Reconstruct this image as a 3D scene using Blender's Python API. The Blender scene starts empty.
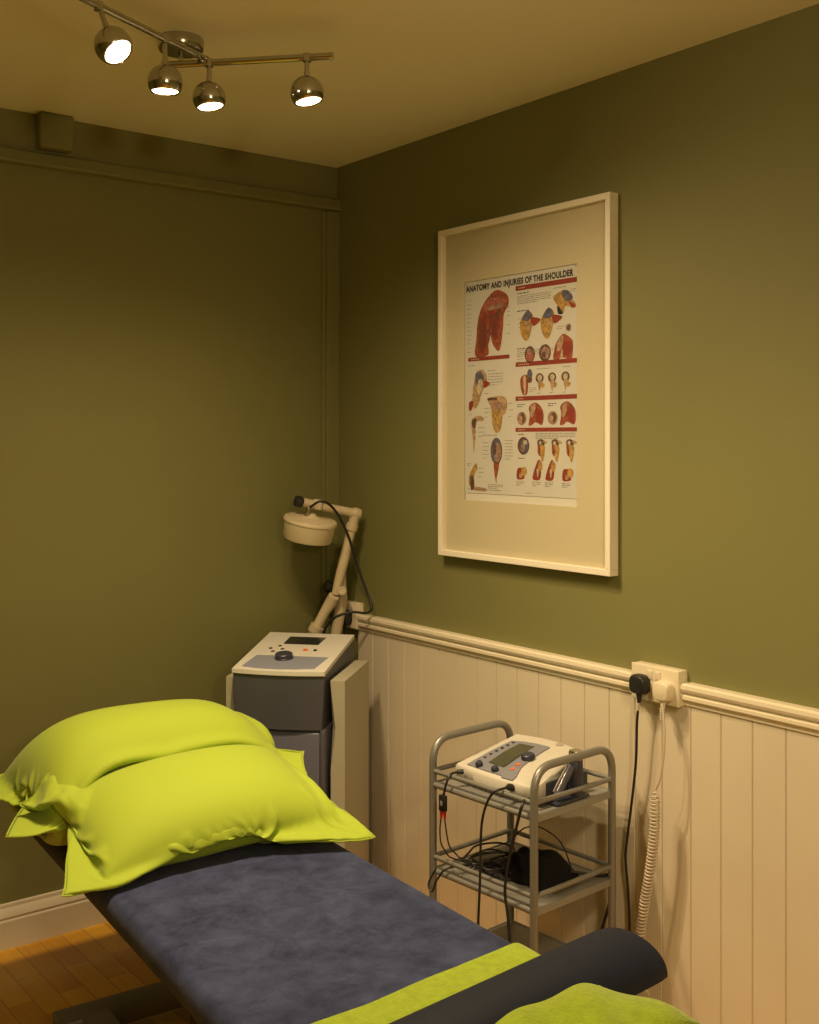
import bpy, bmesh, math, random
import numpy as np
from mathutils import Vector, Matrix
random.seed(3); np.random.seed(3)
S = bpy.context.scene
C = S.collection
R = math.radians
# ------------------------------------------------------------------ camera
CAM = Vector((-2.198, -3.252, 1.451)); YAW = R(37.75); FPX = 1123.0; HY = 440.0; CX = 409.5
cd = bpy.data.cameras.new('camera'); cam = bpy.data.objects.new('camera', cd); C.objects.link(cam)
cam.location = CAM; cam.rotation_euler = (R(90), 0, -YAW)
cd.sensor_width = 36; cd.lens = FPX / 1024 * 36; cd.shift_y = -(512 - HY) / 1024; cd.clip_start = .05
S.camera = cam
# ------------------------------------------------------------------ light and exposure
LAMP_COL = (1.0, .73, .405)
SPOT_W = 36.0; CORE_W = 18.0; FILL_W = 54.0; WASH_W = 95.0
w = bpy.data.worlds.new('world'); S.world = w; w.use_nodes = True
w.node_tree.nodes['Background'].inputs[0].default_value = (0, 0, 0, 1)
S.view_settings.view_transform = 'Standard'; S.view_settings.look = 'None'
S.view_settings.gamma = 1; S.view_settings.use_curve_mapping = False
S.view_settings.exposure = 0.0
# unseen fill lamp added behind the camera to brighten ceiling and walls
ld = bpy.data.lights.new('fill_lamp', 'POINT'); ld.energy = FILL_W; ld.color = (1, .75, .42); ld.shadow_soft_size = .12
lo = bpy.data.objects.new('fill_lamp', ld); C.objects.link(lo); lo.location = (-1.9, -4.0, 1.85)
# wash spot added out of view to brighten the lower right-hand wall
ld = bpy.data.lights.new('wash_spot', 'SPOT'); ld.energy = WASH_W; ld.color = (1, .75, .42); ld.shadow_soft_size = .10; ld.spot_size = R(50); ld.spot_blend = 1
lo = bpy.data.objects.new('wash_spot', ld); C.objects.link(lo); lo.location = (-1.45, -3.3, 2.25)
lo.rotation_euler = (Vector(lo.location) - Vector((0, -1.9, .78))).to_track_quat('Z', 'Y').to_euler()

# ------------------------------------------------------------------ helpers
def wp(px, py, Y):
    """world point seen in the photograph at px, py and lying Y metres in front of the camera"""
    f = Vector((math.sin(YAW), math.cos(YAW), 0)); r = Vector((math.cos(YAW), -math.sin(YAW), 0))
    return CAM + Y * f + (px - CX) / FPX * Y * r - (py - HY) / FPX * Y * Vector((0, 0, 1))

def mat(name, col, rough=.6, metal=0, spec=.5, noise=None, bump=None, emit=None, sheen=0, coat=0, alpha=None):
    m = bpy.data.materials.new(name); m.use_nodes = True
    nt = m.node_tree; b = nt.nodes['Principled BSDF']
    b.inputs['Base Color'].default_value = (*col, 1); b.inputs['Roughness'].default_value = rough
    b.inputs['Metallic'].default_value = metal; b.inputs['Specular IOR Level'].default_value = spec
    if sheen: b.inputs['Sheen Weight'].default_value = sheen; b.inputs['Sheen Roughness'].default_value = .5
    if coat: b.inputs['Coat Weight'].default_value = coat
    if emit: b.inputs['Emission Color'].default_value = (*emit[0], 1); b.inputs['Emission Strength'].default_value = emit[1]
    tc = nt.nodes.new('ShaderNodeTexCoord')
    if noise:   # (scale, amount, detail)
        n = nt.nodes.new('ShaderNodeTexNoise'); n.inputs['Scale'].default_value = noise[0]
        n.inputs['Detail'].default_value = noise[2] if len(noise) > 2 else 3
        nt.links.new(tc.outputs['Object'], n.inputs['Vector'])
        cr = nt.nodes.new('ShaderNodeValToRGB'); a = noise[1]
        cr.color_ramp.elements[0].position = .3; cr.color_ramp.elements[1].position = .7
        cr.color_ramp.elements[0].color = (*[max(0, c * (1 - a)) for c in col], 1)
        cr.color_ramp.elements[1].color = (*[min(1, c * (1 + a)) for c in col], 1)
        nt.links.new(n.outputs['Fac'], cr.inputs['Fac']); nt.links.new(cr.outputs['Color'], b.inputs['Base Color'])
    if bump:    # (scale, strength, distance)
        n = nt.nodes.new('ShaderNodeTexNoise'); n.inputs['Scale'].default_value = bump[0]; n.inputs['Detail'].default_value = 4
        nt.links.new(tc.outputs['Object'], n.inputs['Vector'])
        bp = nt.nodes.new('ShaderNodeBump'); bp.inputs['Strength'].default_value = bump[1]; bp.inputs['Distance'].default_value = bump[2]
        nt.links.new(n.outputs['Fac'], bp.inputs['Height']); nt.links.new(bp.outputs['Normal'], b.inputs['Normal'])
    return m

def obj(name, bm, m, parent=None, smooth=True, angle=40, mw=None):
    me = bpy.data.meshes.new(name)
    if isinstance(bm, bmesh.types.BMesh):
        bmesh.ops.recalc_face_normals(bm, faces=bm.faces[:]); bm.to_mesh(me); bm.free()
    else:
        v, f = bm; me.from_pydata([tuple(p) for p in v], [], [tuple(q) for q in f]); me.update()
    for mm in (m if isinstance(m, (list, tuple)) else [m]): me.materials.append(mm)
    if smooth:
        me.polygons.foreach_set('use_smooth', [True] * len(me.polygons))
        try: me.set_sharp_from_angle(angle=R(angle))
        except Exception: pass
    o = bpy.data.objects.new(name, me); C.objects.link(o)
    if parent: o.parent = parent
    return o

def tag(o, label=None, cat=None, group=None, kind=None):
    if label: o['label'] = label
    if cat: o['category'] = cat
    if group: o['group'] = group
    if kind: o['kind'] = kind
    return o
def empty(name, loc, rz=0, label=None, cat=None, group=None):
    o = bpy.data.objects.new(name, None); C.objects.link(o); o.location = loc; o.rotation_euler = (0, 0, rz)
    o.empty_display_size = .05
    return tag(o, label, cat, group)
def struct(name, bm, m, **k): return tag(obj(name, bm, m, **k), kind='structure')

def B(): return bmesh.new()
def box(bm, lo, hi, bev=0, seg=2, mi=0, mx=None):
    lo = Vector(lo); hi = Vector(hi)
    r = bmesh.ops.create_cube(bm, size=1)
    vs = r['verts']; d = hi - lo; c = (hi + lo) / 2
    for v in vs: v.co = Vector((v.co.x * d.x, v.co.y * d.y, v.co.z * d.z)) + c
    fs = list({f for v in vs for f in v.link_faces})
    if bev:
        es = list({e for v in vs for e in v.link_edges})
        rr = bmesh.ops.bevel(bm, geom=es, offset=bev, segments=seg, affect='EDGES', profile=.5)
        fs = rr['faces'] + [f for f in fs if f.is_valid]
        vs = list({v for f in fs for v in f.verts})
    for f in fs: f.material_index = mi
    if mx is not None:
        for v in vs: v.co = mx @ v.co
    return vs

def smooth_path(pts, n=8, closed=False):
    P = [Vector(p) for p in pts]
    if len(P) < 3: return P
    out = []; N = len(P)
    for i in range(N if closed else N - 1):
        p0 = P[(i - 1) % N] if (closed or i > 0) else P[0] * 2 - P[1]
        p1 = P[i]; p2 = P[(i + 1) % N]
        p3 = P[(i + 2) % N] if (closed or i < N - 2) else P[-1] * 2 - P[-2]
        for k in range(n):
            t = k / n
            out.append(.5 * ((2 * p1) + (-p0 + p2) * t + (2 * p0 - 5 * p1 + 4 * p2 - p3) * t * t + (-p0 + 3 * p1 - 3 * p2 + p3) * t ** 3))
    if not closed: out.append(P[-1])
    return out

def fillet(pts, r, n=6):
    P = [Vector(p) for p in pts]; out = [P[0]]
    for i in range(1, len(P) - 1):
        a = (P[i - 1] - P[i]).normalized(); b = (P[i + 1] - P[i]).normalized()
        s = P[i] + a * r; e = P[i] + b * r
        for k in range(n + 1):
            t = k / n; out.append((1 - t) ** 2 * s + 2 * t * (1 - t) * P[i] + t * t * e)
    out.append(P[-1]); return out

def tube(bm, pts, r, seg=10, mi=0, caps=True, closed=False):
    P = [Vector(p) for p in pts]; n = len(P)
    rr = r if isinstance(r, (list, tuple)) else [r] * n
    t0 = (P[1] - P[0]).normalized()
    up = Vector((0, 0, 1)) if abs(t0.z) < .9 else Vector((1, 0, 0))
    nrm = t0.cross(up).normalized(); rings = []
    for i in range(n):
        if closed: t = (P[(i + 1) % n] - P[i - 1])
        elif i == 0: t = P[1] - P[0]
        elif i == n - 1: t = P[-1] - P[-2]
        else: t = P[i + 1] - P[i - 1]
        if t.length < 1e-9: t = t0
        t.normalize()
        nrm = (nrm - t * nrm.dot(t)); nrm.normalize(); bn = t.cross(nrm)
        rings.append([bm.verts.new(P[i] + rr[i] * (math.cos(2 * math.pi * k / seg) * nrm + math.sin(2 * math.pi * k / seg) * bn)) for k in range(seg)])
    m = n if closed else n - 1
    for i in range(m):
        a = rings[i]; b = rings[(i + 1) % n]
        for k in range(seg):
            f = bm.faces.new((a[k], a[(k + 1) % seg], b[(k + 1) % seg], b[k])); f.material_index = mi
    if caps and not closed:
        for rg in (rings[0][::-1], rings[-1]):
            f = bm.faces.new(rg); f.material_index = mi

def lathe(bm, prof, mx=None, seg=32, mi=0):
    """prof: list of (radius, z); spun about z; mx places it"""
    mx = mx or Matrix(); rings = []
    for r, z in prof:
        if r < 1e-6: rings.append([bm.verts.new(mx @ Vector((0, 0, z)))])
        else: rings.append([bm.verts.new(mx @ Vector((r * math.cos(2 * math.pi * k / seg), r * math.sin(2 * math.pi * k / seg), z))) for k in range(seg)])
    for i in range(len(rings) - 1):
        a, b = rings[i], rings[i + 1]
        for k in range(seg):
            q = []
            if len(a) == 1: q = [a[0], b[(k + 1) % seg], b[k]] if len(b) > 1 else None
            elif len(b) == 1: q = [a[k], a[(k + 1) % seg], b[0]]
            else: q = [a[k], a[(k + 1) % seg], b[(k + 1) % seg], b[k]]
            if q: f = bm.faces.new(q); f.material_index = mi

def aim(p, d):
    """matrix at p whose z axis is d"""
    return Matrix.Translation(Vector(p)) @ Vector(d).to_track_quat('Z', 'Y').to_matrix().to_4x4()

def extrude_profile(bm, prof, p0, p1, ax_u, ax_v, mi=0):
    """closed 2D profile (u, v) swept from p0 to p1"""
    p0 = Vector(p0); p1 = Vector(p1); u = Vector(ax_u); v = Vector(ax_v)
    a = [bm.verts.new(p0 + u * x + v * y) for x, y in prof]; b = [bm.verts.new(p1 + u * x + v * y) for x, y in prof]
    n = len(prof)
    for i in range(n): f = bm.faces.new((a[i], a[(i + 1) % n], b[(i + 1) % n], b[i])); f.material_index = mi
    bm.faces.new(a[::-1]).material_index = mi; bm.faces.new(b).material_index = mi

# ------------------------------------------------------------------ materials
M = {}
def green_paint(name, col):
    m = mat(name, col, .62, spec=.3, noise=(1.2, .06, 5), bump=(55, .12, .002)); return m
M['wall'] = green_paint('olive_green_wall_paint', (.182, .178, .066))
M['ceil'] = mat('cream_ceiling_paint', (.80, .795, .66), .75, spec=.2, bump=(40, .08, .002))
M['cream'] = mat('cream_eggshell_paint', (.60, .54, .42), .42, spec=.4, noise=(3, .04), bump=(25, .05, .002))
M['gloss'] = mat('cream_white_gloss_paint', (.70, .635, .50), .3)
M['white'] = mat('white_frame_lacquer', (.78, .73, .62), .4)
M['matboard'] = mat('cream_mount_board', (.53, .475, .32), .85, spec=.2)
M['paper'] = mat('white_poster_paper', (.53, .52, .47), .7, spec=.2)
M['chrome'] = mat('dark_chrome', (.52, .51, .50), .16, metal=1)
M['brass'] = mat('brushed_steel', (.55, .52, .47), .25, metal=1)
M['tubegrey'] = mat('silver_powder_coat', (.24, .235, .22), .38, metal=.45, bump=(400, .05, .0004))
M['tray'] = mat('grey_tray_sheet', (.27, .265, .25), .4, metal=.3)
M['black'] = mat('black_rubber', (.012, .012, .013), .45)
M['topwhite'] = mat('pale_grey_white_plastic', (.66, .65, .61), .42)
M['darkplastic'] = mat('slate_plastic', (.034, .037, .062), .4)
M['whiteplastic'] = mat('off_white_plastic', (.53, .51, .46), .38)
M['panelgrey'] = mat('blue_grey_panel_foil', (.19, .195, .235), .45)
M['console'] = mat('grey_violet_console_plastic', (.082, .084, .110), .5, bump=(180, .1, .0006))
M['door'] = mat('blue_grey_cabinet_plastic', (.125, .132, .19), .45, bump=(180, .08, .0006))
M['side'] = mat('slate_blue_side_plastic', (.075, .073, .10), .5)
M['strip'] = mat('translucent_grey_strip', (.25, .275, .37), .35)
M['lcd'] = mat('green_grey_display_glass', (.065, .07, .045), .18)
M['lcddark'] = mat('dark_display_glass', (.02, .022, .024), .15)
M['orange'] = mat('orange_key', (.75, .16, .04), .5)
M['red'] = mat('red_plug_plastic', (.45, .012, .01), .4)
M['wing'] = mat('pale_grey_green_laminate', (.42, .40, .31), .45)
M['arm'] = mat('beige_arm_plastic', (.55, .46, .32), .5)
M['drum'] = mat('beige_drum_plastic', (.60, .52, .36), .45)
M['socket'] = mat('white_socket_plastic', (.68, .61, .46), .35)
M['coil'] = mat('cream_flex', (.50, .43, .34), .45)
M['lamp'] = mat('lit_bulb', (1, .9, .7), .5, emit=((1.0, .80, .48), 14))
M['vinyl'] = mat('charcoal_vinyl', (.009, .013, .028), .55, spec=.22, bump=(220, .12, .0006))
M['basegrey'] = mat('grey_couch_frame_metal', (.16, .15, .13), .45, metal=.3)
M['lime'] = mat('lime_cotton', (.34, .45, .036), .75, spec=.25, bump=(500, .08, .0004), sheen=.15)

# navy suede-like cover: patches of pile brushed either way
m = mat('navy_velour', (.05, .052, .085), .85, spec=.15, sheen=.08)
nt = m.node_tree; b = nt.nodes['Principled BSDF']; tc = nt.nodes.new('ShaderNodeTexCoord')
n1 = nt.nodes.new('ShaderNodeTexNoise'); n1.inputs['Scale'].default_value = 11; n1.inputs['Detail'].default_value = 9; n1.inputs['Roughness'].default_value = .72; n1.inputs['Distortion'].default_value = .3
cr = nt.nodes.new('ShaderNodeValToRGB'); cr.color_ramp.elements[0].position = .36; cr.color_ramp.elements[1].position = .66
cr.color_ramp.elements[0].color = (.014, .020, .058, 1); cr.color_ramp.elements[1].color = (.046, .060, .140, 1)
n2 = nt.nodes.new('ShaderNodeTexNoise'); n2.inputs['Scale'].default_value = 600; bp = nt.nodes.new('ShaderNodeBump'); bp.inputs['Strength'].default_value = .3; bp.inputs['Distance'].default_value = .001
for n in (n1, n2): nt.links.new(tc.outputs['Object'], n.inputs['Vector'])
nt.links.new(n1.outputs['Fac'], cr.inputs['Fac']); nt.links.new(cr.outputs['Color'], b.inputs['Base Color'])
nt.links.new(n2.outputs['Fac'], bp.inputs['Height']); nt.links.new(bp.outputs['Normal'], b.inputs['Normal'])
M['navy'] = m
# lime terry
m = mat('lime_terry', (.27, .37, .012), .95, spec=.1, sheen=.3, noise=(60, .12, 4)); nt = m.node_tree; b = nt.nodes['Principled BSDF']; tc = nt.nodes.new('ShaderNodeTexCoord')
n1 = nt.nodes.new('ShaderNodeTexNoise'); n1.inputs['Scale'].default_value = 260; n1.inputs['Detail'].default_value = 3
bp = nt.nodes.new('ShaderNodeBump'); bp.inputs['Strength'].default_value = .8; bp.inputs['Distance'].default_value = .003
nt.links.new(tc.outputs['Object'], n1.inputs['Vector']); nt.links.new(n1.outputs['Fac'], bp.inputs['Height']); nt.links.new(bp.outputs['Normal'], b.inputs['Normal'])
M['terry'] = m
# strip-wood laminate floor
m = mat('oak_strip_laminate', (.4, .2, .06), .3, spec=.5, coat=.15); nt = m.node_tree; b = nt.nodes['Principled BSDF']; tc = nt.nodes.new('ShaderNodeTexCoord')
mp = nt.nodes.new('ShaderNodeMapping'); mp.inputs['Rotation'].default_value = (0, 0, R(90))
br = nt.nodes.new('ShaderNodeTexBrick'); br.offset = .37; br.inputs['Scale'].default_value = 1
br.inputs['Brick Width'].default_value = .36; br.inputs['Row Height'].default_value = .066; br.inputs['Mortar Size'].default_value = .0009; br.inputs['Mortar Smooth'].default_value = .3
br.inputs['Color1'].default_value = (.62, .29, .012, 1); br.inputs['Color2'].default_value = (.82, .44, .022, 1); br.inputs['Mortar'].default_value = (.16, .07, .015, 1)
mp2 = nt.nodes.new('ShaderNodeMapping'); mp2.inputs['Scale'].default_value = (60, 3, 1)
ng = nt.nodes.new('ShaderNodeTexNoise'); ng.inputs['Scale'].default_value = 1; ng.inputs['Detail'].default_value = 5
mx = nt.nodes.new('ShaderNodeMixRGB'); mx.blend_type = 'MULTIPLY'; mx.inputs['Fac'].default_value = .28
nt.links.new(tc.outputs['Object'], mp.inputs['Vector']); nt.links.new(mp.outputs['Vector'], br.inputs['Vector'])
nt.links.new(tc.outputs['Object'], mp2.inputs['Vector']); nt.links.new(mp2.outputs['Vector'], ng.inputs['Vector'])
nt.links.new(br.outputs['Color'], mx.inputs['Color1']); nt.links.new(ng.outputs['Fac'], mx.inputs['Color2']); nt.links.new(mx.outputs['Color'], b.inputs['Base Color'])
M['floor'] = m
# clear glazing of the picture frame
m = bpy.data.materials.new('clear_glazing'); m.use_nodes = True; nt = m.node_tree
for n in list(nt.nodes): nt.nodes.remove(n)
o_ = nt.nodes.new('ShaderNodeOutputMaterial'); tr = nt.nodes.new('ShaderNodeBsdfTransparent'); gl = nt.nodes.new('ShaderNodeBsdfGlossy'); gl.inputs['Roughness'].default_value = .03
fr = nt.nodes.new('ShaderNodeLayerWeight'); fr.inputs['Blend'].default_value = .12; mxs = nt.nodes.new('ShaderNodeMixShader')
ml_ = nt.nodes.new('ShaderNodeMath'); ml_.operation = 'MULTIPLY'; ml_.inputs[1].default_value = .25; nt.links.new(fr.outputs['Facing'], ml_.inputs[0]); nt.links.new(ml_.outputs[0], mxs.inputs[0]); nt.links.new(tr.outputs[0], mxs.inputs[1]); nt.links.new(gl.outputs[0], mxs.inputs[2]); nt.links.new(mxs.outputs[0], o_.inputs[0])
M['glass'] = m

# ------------------------------------------------------------------ the room
XL, YF, H = -3.5, -4.6, 2.4
bm = B(); box(bm, (XL - .1, YF - .1, -.1), (.1, .1, 0)); struct('floor', bm, M['floor'], smooth=False)
bm = B(); box(bm, (XL - .1, YF - .1, H), (.1, .1, H + .1)); struct('ceiling', bm, M['ceil'], smooth=False)
bm = B(); box(bm, (XL - .1, 0, 0), (.1, .1, H)); struct('wall_back', bm, M['wall'], smooth=False)
bm = B(); box(bm, (0, YF, 0), (.1, 0, H)); struct('wall_right', bm, M['wall'], smooth=False)
bm = B(); box(bm, (XL - .1, YF, 0), (XL, 0, H)); struct('wall_left', bm, M['wall'], smooth=False)
bm = B(); box(bm, (XL - .1, YF - .1, 0), (.1, YF, H)); struct('wall_front', bm, M['wall'], smooth=False)
# painted casing on the back wall: long flat board and the upright in the corner
bm = B()
extrude_profile(bm, [(0, 0), (-.022, .004), (-.024, .012), (-.018, .040), (-.010, .046), (0, .048)], (XL, 0, 2.243), (0, 0, 2.243), (0, 1, 0), (0, 0, 1))
box(bm, (-.052, -.018, .125), (0, 0, 2.243), .003)
box(bm, (-.066, -.009, .125), (-.05, 0, 2.243), .003)
struct('trim_1', bm, M['wall'], smooth=False)
# boxed-in end under the ceiling
bm = B(); box(bm, (-1.060, -.050, 2.297), (-.958, 0, 2.4), .010, 4)

struct('trim_2', bm, M['wall'], smooth=False)
# tongue-and-groove boards on the lower right wall
bm = B(); gy = -.1455; T = .012; step = .0868
prof = [(0, gy)]; y = gy
while y > YF + .1:
    prof += [(-T, y), (-T, y - step + .0045), (-T + .0035, y - step + .0025), (-T + .0035, y - step + .0008)]
    y -= step
prof += [(-T, YF), (0, YF)]
a = [bm.verts.new((p[0], p[1], 0)) for p in prof]; c = [bm.verts.new((p[0], p[1], .825)) for p in prof]
for i in range(len(prof) - 1): bm.faces.new((a[i], a[i + 1], c[i + 1], c[i]))
struct('trim_3', bm, M['cream'], smooth=False)
# moulded dado rail
dp = [(0, .866), (-.024, .866), (-.030, .862), (-.031, .853), (-.028, .846), (-.0215, .843), (-.0215, .839), (-.027, .836), (-.027, .828), (-.0205, .824), (-.0165, .819), (-.0165, .812), (0, .812)]
bm = B()
for y0, y1 in ((-.11, YF),): extrude_profile(bm, dp, (0, y0, 0), (0, y1, 0), (1, 0, 0), (0, 0, 1))
struct('trim_4', bm, M['gloss'], angle=25)
# torus skirting on the back wall
bp_ = [(0, 0), (-.022, 0), (-.022, .078), (-.019, .083), (-.021, .090), (-.017, .102), (-.009, .113), (-.008, .122), (0, .124)]
bm = B(); extrude_profile(bm, bp_, (XL, 0, 0), (-.012, 0, 0), (0, 1, 0), (0, 0, 1)); struct('baseboard_back', bm, M['cream'], angle=25)

# ------------------------------------------------------------------ ceiling spotlights
fx = empty('ceiling_spotlight', (-1.0, -.822, 2.4), 0, 'dark chrome ceiling light with two crossed bars and four ball-shaped spots', 'ceiling light')
FL = Vector(fx.location)
bm = B(); lathe(bm, [(0, 0), (.052, 0), (.054, -.004), (.054, -.026), (.050, -.031), (0, -.031)], seg=48); obj('ceiling_plate', bm, M['chrome'], fx)
bm = B(); lathe(bm, [(0, -.03), (.007, -.03), (.007, -.062), (0, -.062)], seg=16); obj('centre_pin', bm, M['chrome'], fx)
zA, zB = 2.342, 2.328
rodA = (Vector((-1.42, -1.102, zA)), Vector((-.966, -.882, zA))); rodB = (Vector((-1.043, -.823, zB)), Vector((-.769, -1.114, zB)))
for p, q in (rodA, rodB):
    bm = B(); tube(bm, [p - FL, q - FL], .0080, 16)
    d = (q - p).normalized()
    tube(bm, [q - FL - d * .002, q - FL + d * .005], .0088, 16); tube(bm, [p - FL - d * .005, p - FL + d * .002], .0088, 16)
    obj('bar', bm, M['chrome'], fx)
def ball(center, top, d):
    """spot head: stem from the bar, cut ball shell, lit reflector disc"""
    c = Vector(center) - FL; d = Vector(d).normalized(); rr = .0385; mxx = aim(c, d)
    hd = None
    prof = []
    zc = .0215                           # opening plane
    rim = math.sqrt(rr * rr - zc * zc)
    a1 = math.acos(zc / rr)
    for k in range(25):
        t = math.pi - (math.pi - a1) * k / 24
        prof.append((rr * math.sin(t) if k else 0, rr * math.cos(t)))
    prof += [(rim - .0015, zc + .0012), (rim - .003, zc), (rim - .006, zc - .008)]
    bm = B(); lathe(bm, prof, mxx, 40); hd = obj('spot_head', bm, M['chrome'], fx)
    bm = B(); lathe(bm, [(0, zc - .001), (rim - .0035, zc - .002), (rim - .0035, zc - .007), (0, zc - .007)], mxx, 32); obj('bulb', bm, M['lamp'], hd)
    tp = Vector(top) - FL; e = c + (tp - c).normalized() * rr * .96
    bm = B(); tube(bm, [tp, e], .0055, 12); tube(bm, [tp + Vector((0, 0, .008)), tp - Vector((0, 0, .010))], .0100, 14); tube(bm, [e + (tp - e) * .25, e - (tp - e) * .02], .0068, 12)
    obj('stem', bm, M['chrome'], hd)
    for nm, en, sz, off in (('spot_beam', SPOT_W, 163, zc + .003), ('spot_core', CORE_W, 98, zc + .003)):
        l = bpy.data.lights.new(nm, 'SPOT'); l.energy = en; l.color = LAMP_COL; l.shadow_soft_size = .016
        l.spot_size = R(sz); l.spot_blend = 1.0
        lo = bpy.data.objects.new(nm, l); C.objects.link(lo); lo.parent = hd
        lo.location = c + d * off; lo.rotation_euler = (-d).to_track_quat('Z', 'Y').to_euler()
view = lambda p: (Vector(p) - CAM).normalized()
def on_bar(rod, t): return rod[0].lerp(rod[1], t)
h1 = Vector((-1.274, -1.072, 2.255)); v = view(h1); rgt = Vector((math.cos(YAW), -math.sin(YAW), 0)); upv = rgt.cross(v).normalized()
d1 = rgt * .47 - upv * .65 - v * .6
TA1, TA2, TB1, TB2 = .282, .705, .274, .858
p = on_bar(rodA, TA1); ball(h1, p, d1)
for rod, t, dz, d in ((rodA, TA2, .096, (0, 0, -1)), (rodB, TB1, .082, (.10, -.14, -1)), (rodB, TB2, .081, (.12, -.16, -1))):
    p = on_bar(rod, t); ball(p - Vector((0, 0, dz)), p, d)

# ------------------------------------------------------------------ framed anatomy poster
fp = empty('framed_poster', (0, -.946, 1.594), R(-90), 'large white framed anatomy poster hanging on the olive green wall', 'picture')
# local: x to the right of the viewer, y into the wall, z up
W2, H2 = .348, .493
bm = B(); fw_ = .017
for (x0, x1, z0, z1) in ((-W2, W2, H2 - fw_, H2), (-W2, W2, -H2, -H2 + fw_), (-W2, -W2 + fw_, -H2 + fw_, H2 - fw_), (W2 - fw_, W2, -H2 + fw_, H2 - fw_)):
    box(bm, (x0, -.034, z0), (x1, -.001, z1), .0012, 1)
obj('frame', bm, M['white'], fp, smooth=False)
PX0, PX1, PZ0, PZ1 = -.245, .216, -.322, .327
bm = B()
for (x0, x1, z0, z1) in ((-W2 + .012, PX0, -H2 + .012, H2 - .012), (PX1, W2 - .012, -H2 + .012, H2 - .012), (PX0, PX1, PZ1, H2 - .012), (PX0, PX1, -H2 + .012, PZ0)):
    box(bm, (x0, -.016, z0), (x1, -.0125, z1))
obj('mount', bm, M['matboard'], fp, smooth=False)
bm = B(); box(bm, (-W2 + .014, -.0105, -H2 + .014), (W2 - .014, -.004, H2 - .014)); obj('backing_board', bm, mat('pale_backing', (.62, .60, .53), .8), fp, smooth=False)
bm = B(); box(bm, (-W2 + .014, -.027, -H2 + .014), (W2 - .014, -.025, H2 - .014)); obj('glass', bm, M['glass'], fp, smooth=False)
# the print: one mesh, several inks
inks = [M['paper'], mat('red_ink', (.22, .026, .013), .7, noise=(110, 0.15, 5)), mat('brick_ink', (.25, .055, .026), .7, noise=(110, 0.45, 5)), mat('dark_brown_ink', (.10, .045, .03), .7, noise=(110, 0.5, 5)), mat('ochre_ink', (.36, .21, .05), .7, noise=(110, 0.4, 5)),
        mat('tan_ink', (.34, .22, .12), .7, noise=(110, 0.4, 5)), mat('grey_text_ink', (.22, .205, .18), .7, noise=(110, 0.1, 5)), mat('black_ink', (.012, .011, .010), .7, noise=(110, 0.1, 5)), mat('blue_grey_ink', (.085, .085, .13), .7, noise=(110, 0.5, 5)),
        mat('rose_ink', (.30, .095, .07), .7, noise=(110, 0.4, 5)), mat('bone_ink', (.42, .37, .25), .7, noise=(110, 0.3, 5)), mat('pink_tan_ink', (.27, .165, .12), .7, noise=(110, 0.45, 5))]
PAPER, RED, BRICK, BROWN, OCHRE, TAN, TEXT, BLACK, BLUE, ROSE, BONE, PINK = range(12)
pw, ph = PX1 - PX0, .625             # the sheet ends a little above the lower edge of the opening
pz1 = PZ1 - .002
bm = B(); box(bm, (PX0 - .004, -.0120, pz1 - ph), (PX1 + .004, -.0112, pz1 + .006)); lev = [-.0122]
def uv(u, t, lv): return Vector((PX0 + u * pw, -.0122 - .00016 * lv, pz1 - t * ph))
def poly(pts, mi, lv=1):
    vs = [bm.verts.new(uv(u, t, lv)) for u, t in pts]
    f = bm.faces.new(vs); f.material_index = mi
    return f
def rect(u0, t0, u1, t1, mi, lv=1): poly([(u0, t0), (u1, t0), (u1, t1), (u0, t1)], mi, lv)
def ell(u, t, a, b_, mi, lv=1, n=24, rot=0):
    k = pw / ph; pts = []
    for i in range(n):
        th = 2 * math.pi * i / n; x = a * math.cos(th); y = b_ * math.sin(th)
        pts.append((u + x * math.cos(rot) - y * math.sin(rot) / k, t + x * math.sin(rot) * k + y * math.cos(rot)))
    poly(pts, mi, lv)
def blob(pts, mi, lv=1):
    P = smooth_path([(u, t, 0) for u, t in pts], 5, closed=True); poly([(p.x, p.y) for p in P], mi, lv)
def para(u0, t0, u1, n, dt=.0085, mi=TEXT, last=.6, h=.0032):
    for i in range(n):
        e = u1 if i < n - 1 else u0 + (u1 - u0) * last
        x = u0
        while x < e:
            wd = random.uniform(.012, .035); rect(x, t0 + i * dt, min(x + wd, e), t0 + i * dt + h, mi); x += wd + .006
# red headings
rect(.03, .358, .42, .376, RED); rect(.475, .052, 1.0, .074, RED); rect(.475, .398, 1.0, .418, RED); rect(.475, .552, 1.0, .572, RED); rect(.475, .694, 1.0, .712, RED)
for (u, t, n) in ((.06, .361, 5), (.5, .057, 4), (.5, .402, 6), (.5, .556, 3), (.5, .697, 4)):
    for i in range(n): rect(u + i * .016, t + .004, u + i * .016 + .010, t + .009, BONE, 2)
# the large shoulder and arm
blob([(.30, .055), (.40, .085), (.41, .13), (.37, .17), (.36, .24), (.33, .335), (.27, .31), (.24, .26), (.225, .31), (.22, .352), (.10, .352), (.11, .27), (.12, .20), (.15, .14), (.21, .09)], BRICK)
blob([(.17, .17), (.20, .16), (.215, .24), (.20, .33), (.14, .335), (.14, .25)], RED, 2)
blob([(.24, .14), (.30, .16), (.33, .20), (.29, .29), (.245, .22)], RED, 2)
blob([(.19, .115), (.27, .085), (.39, .11), (.35, .145), (.27, .135), (.20, .15)], ROSE, 2)
blob([(.225, .13), (.36, .12), (.35, .135), (.24, .146)], PINK, 3)
blob([(.235, .17), (.25, .18), (.24, .27), (.228, .29)], BROWN, 3); blob([(.28, .17), (.35, .14), (.33, .16), (.29, .19)], BROWN, 3)
for i in range(7): blob([(.135 + i * .011, .19 + i * .004), (.139 + i * .011, .19 + i * .004), (.135 + i * .010, .32), (.131 + i * .010, .32)], BROWN, 4)
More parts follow.
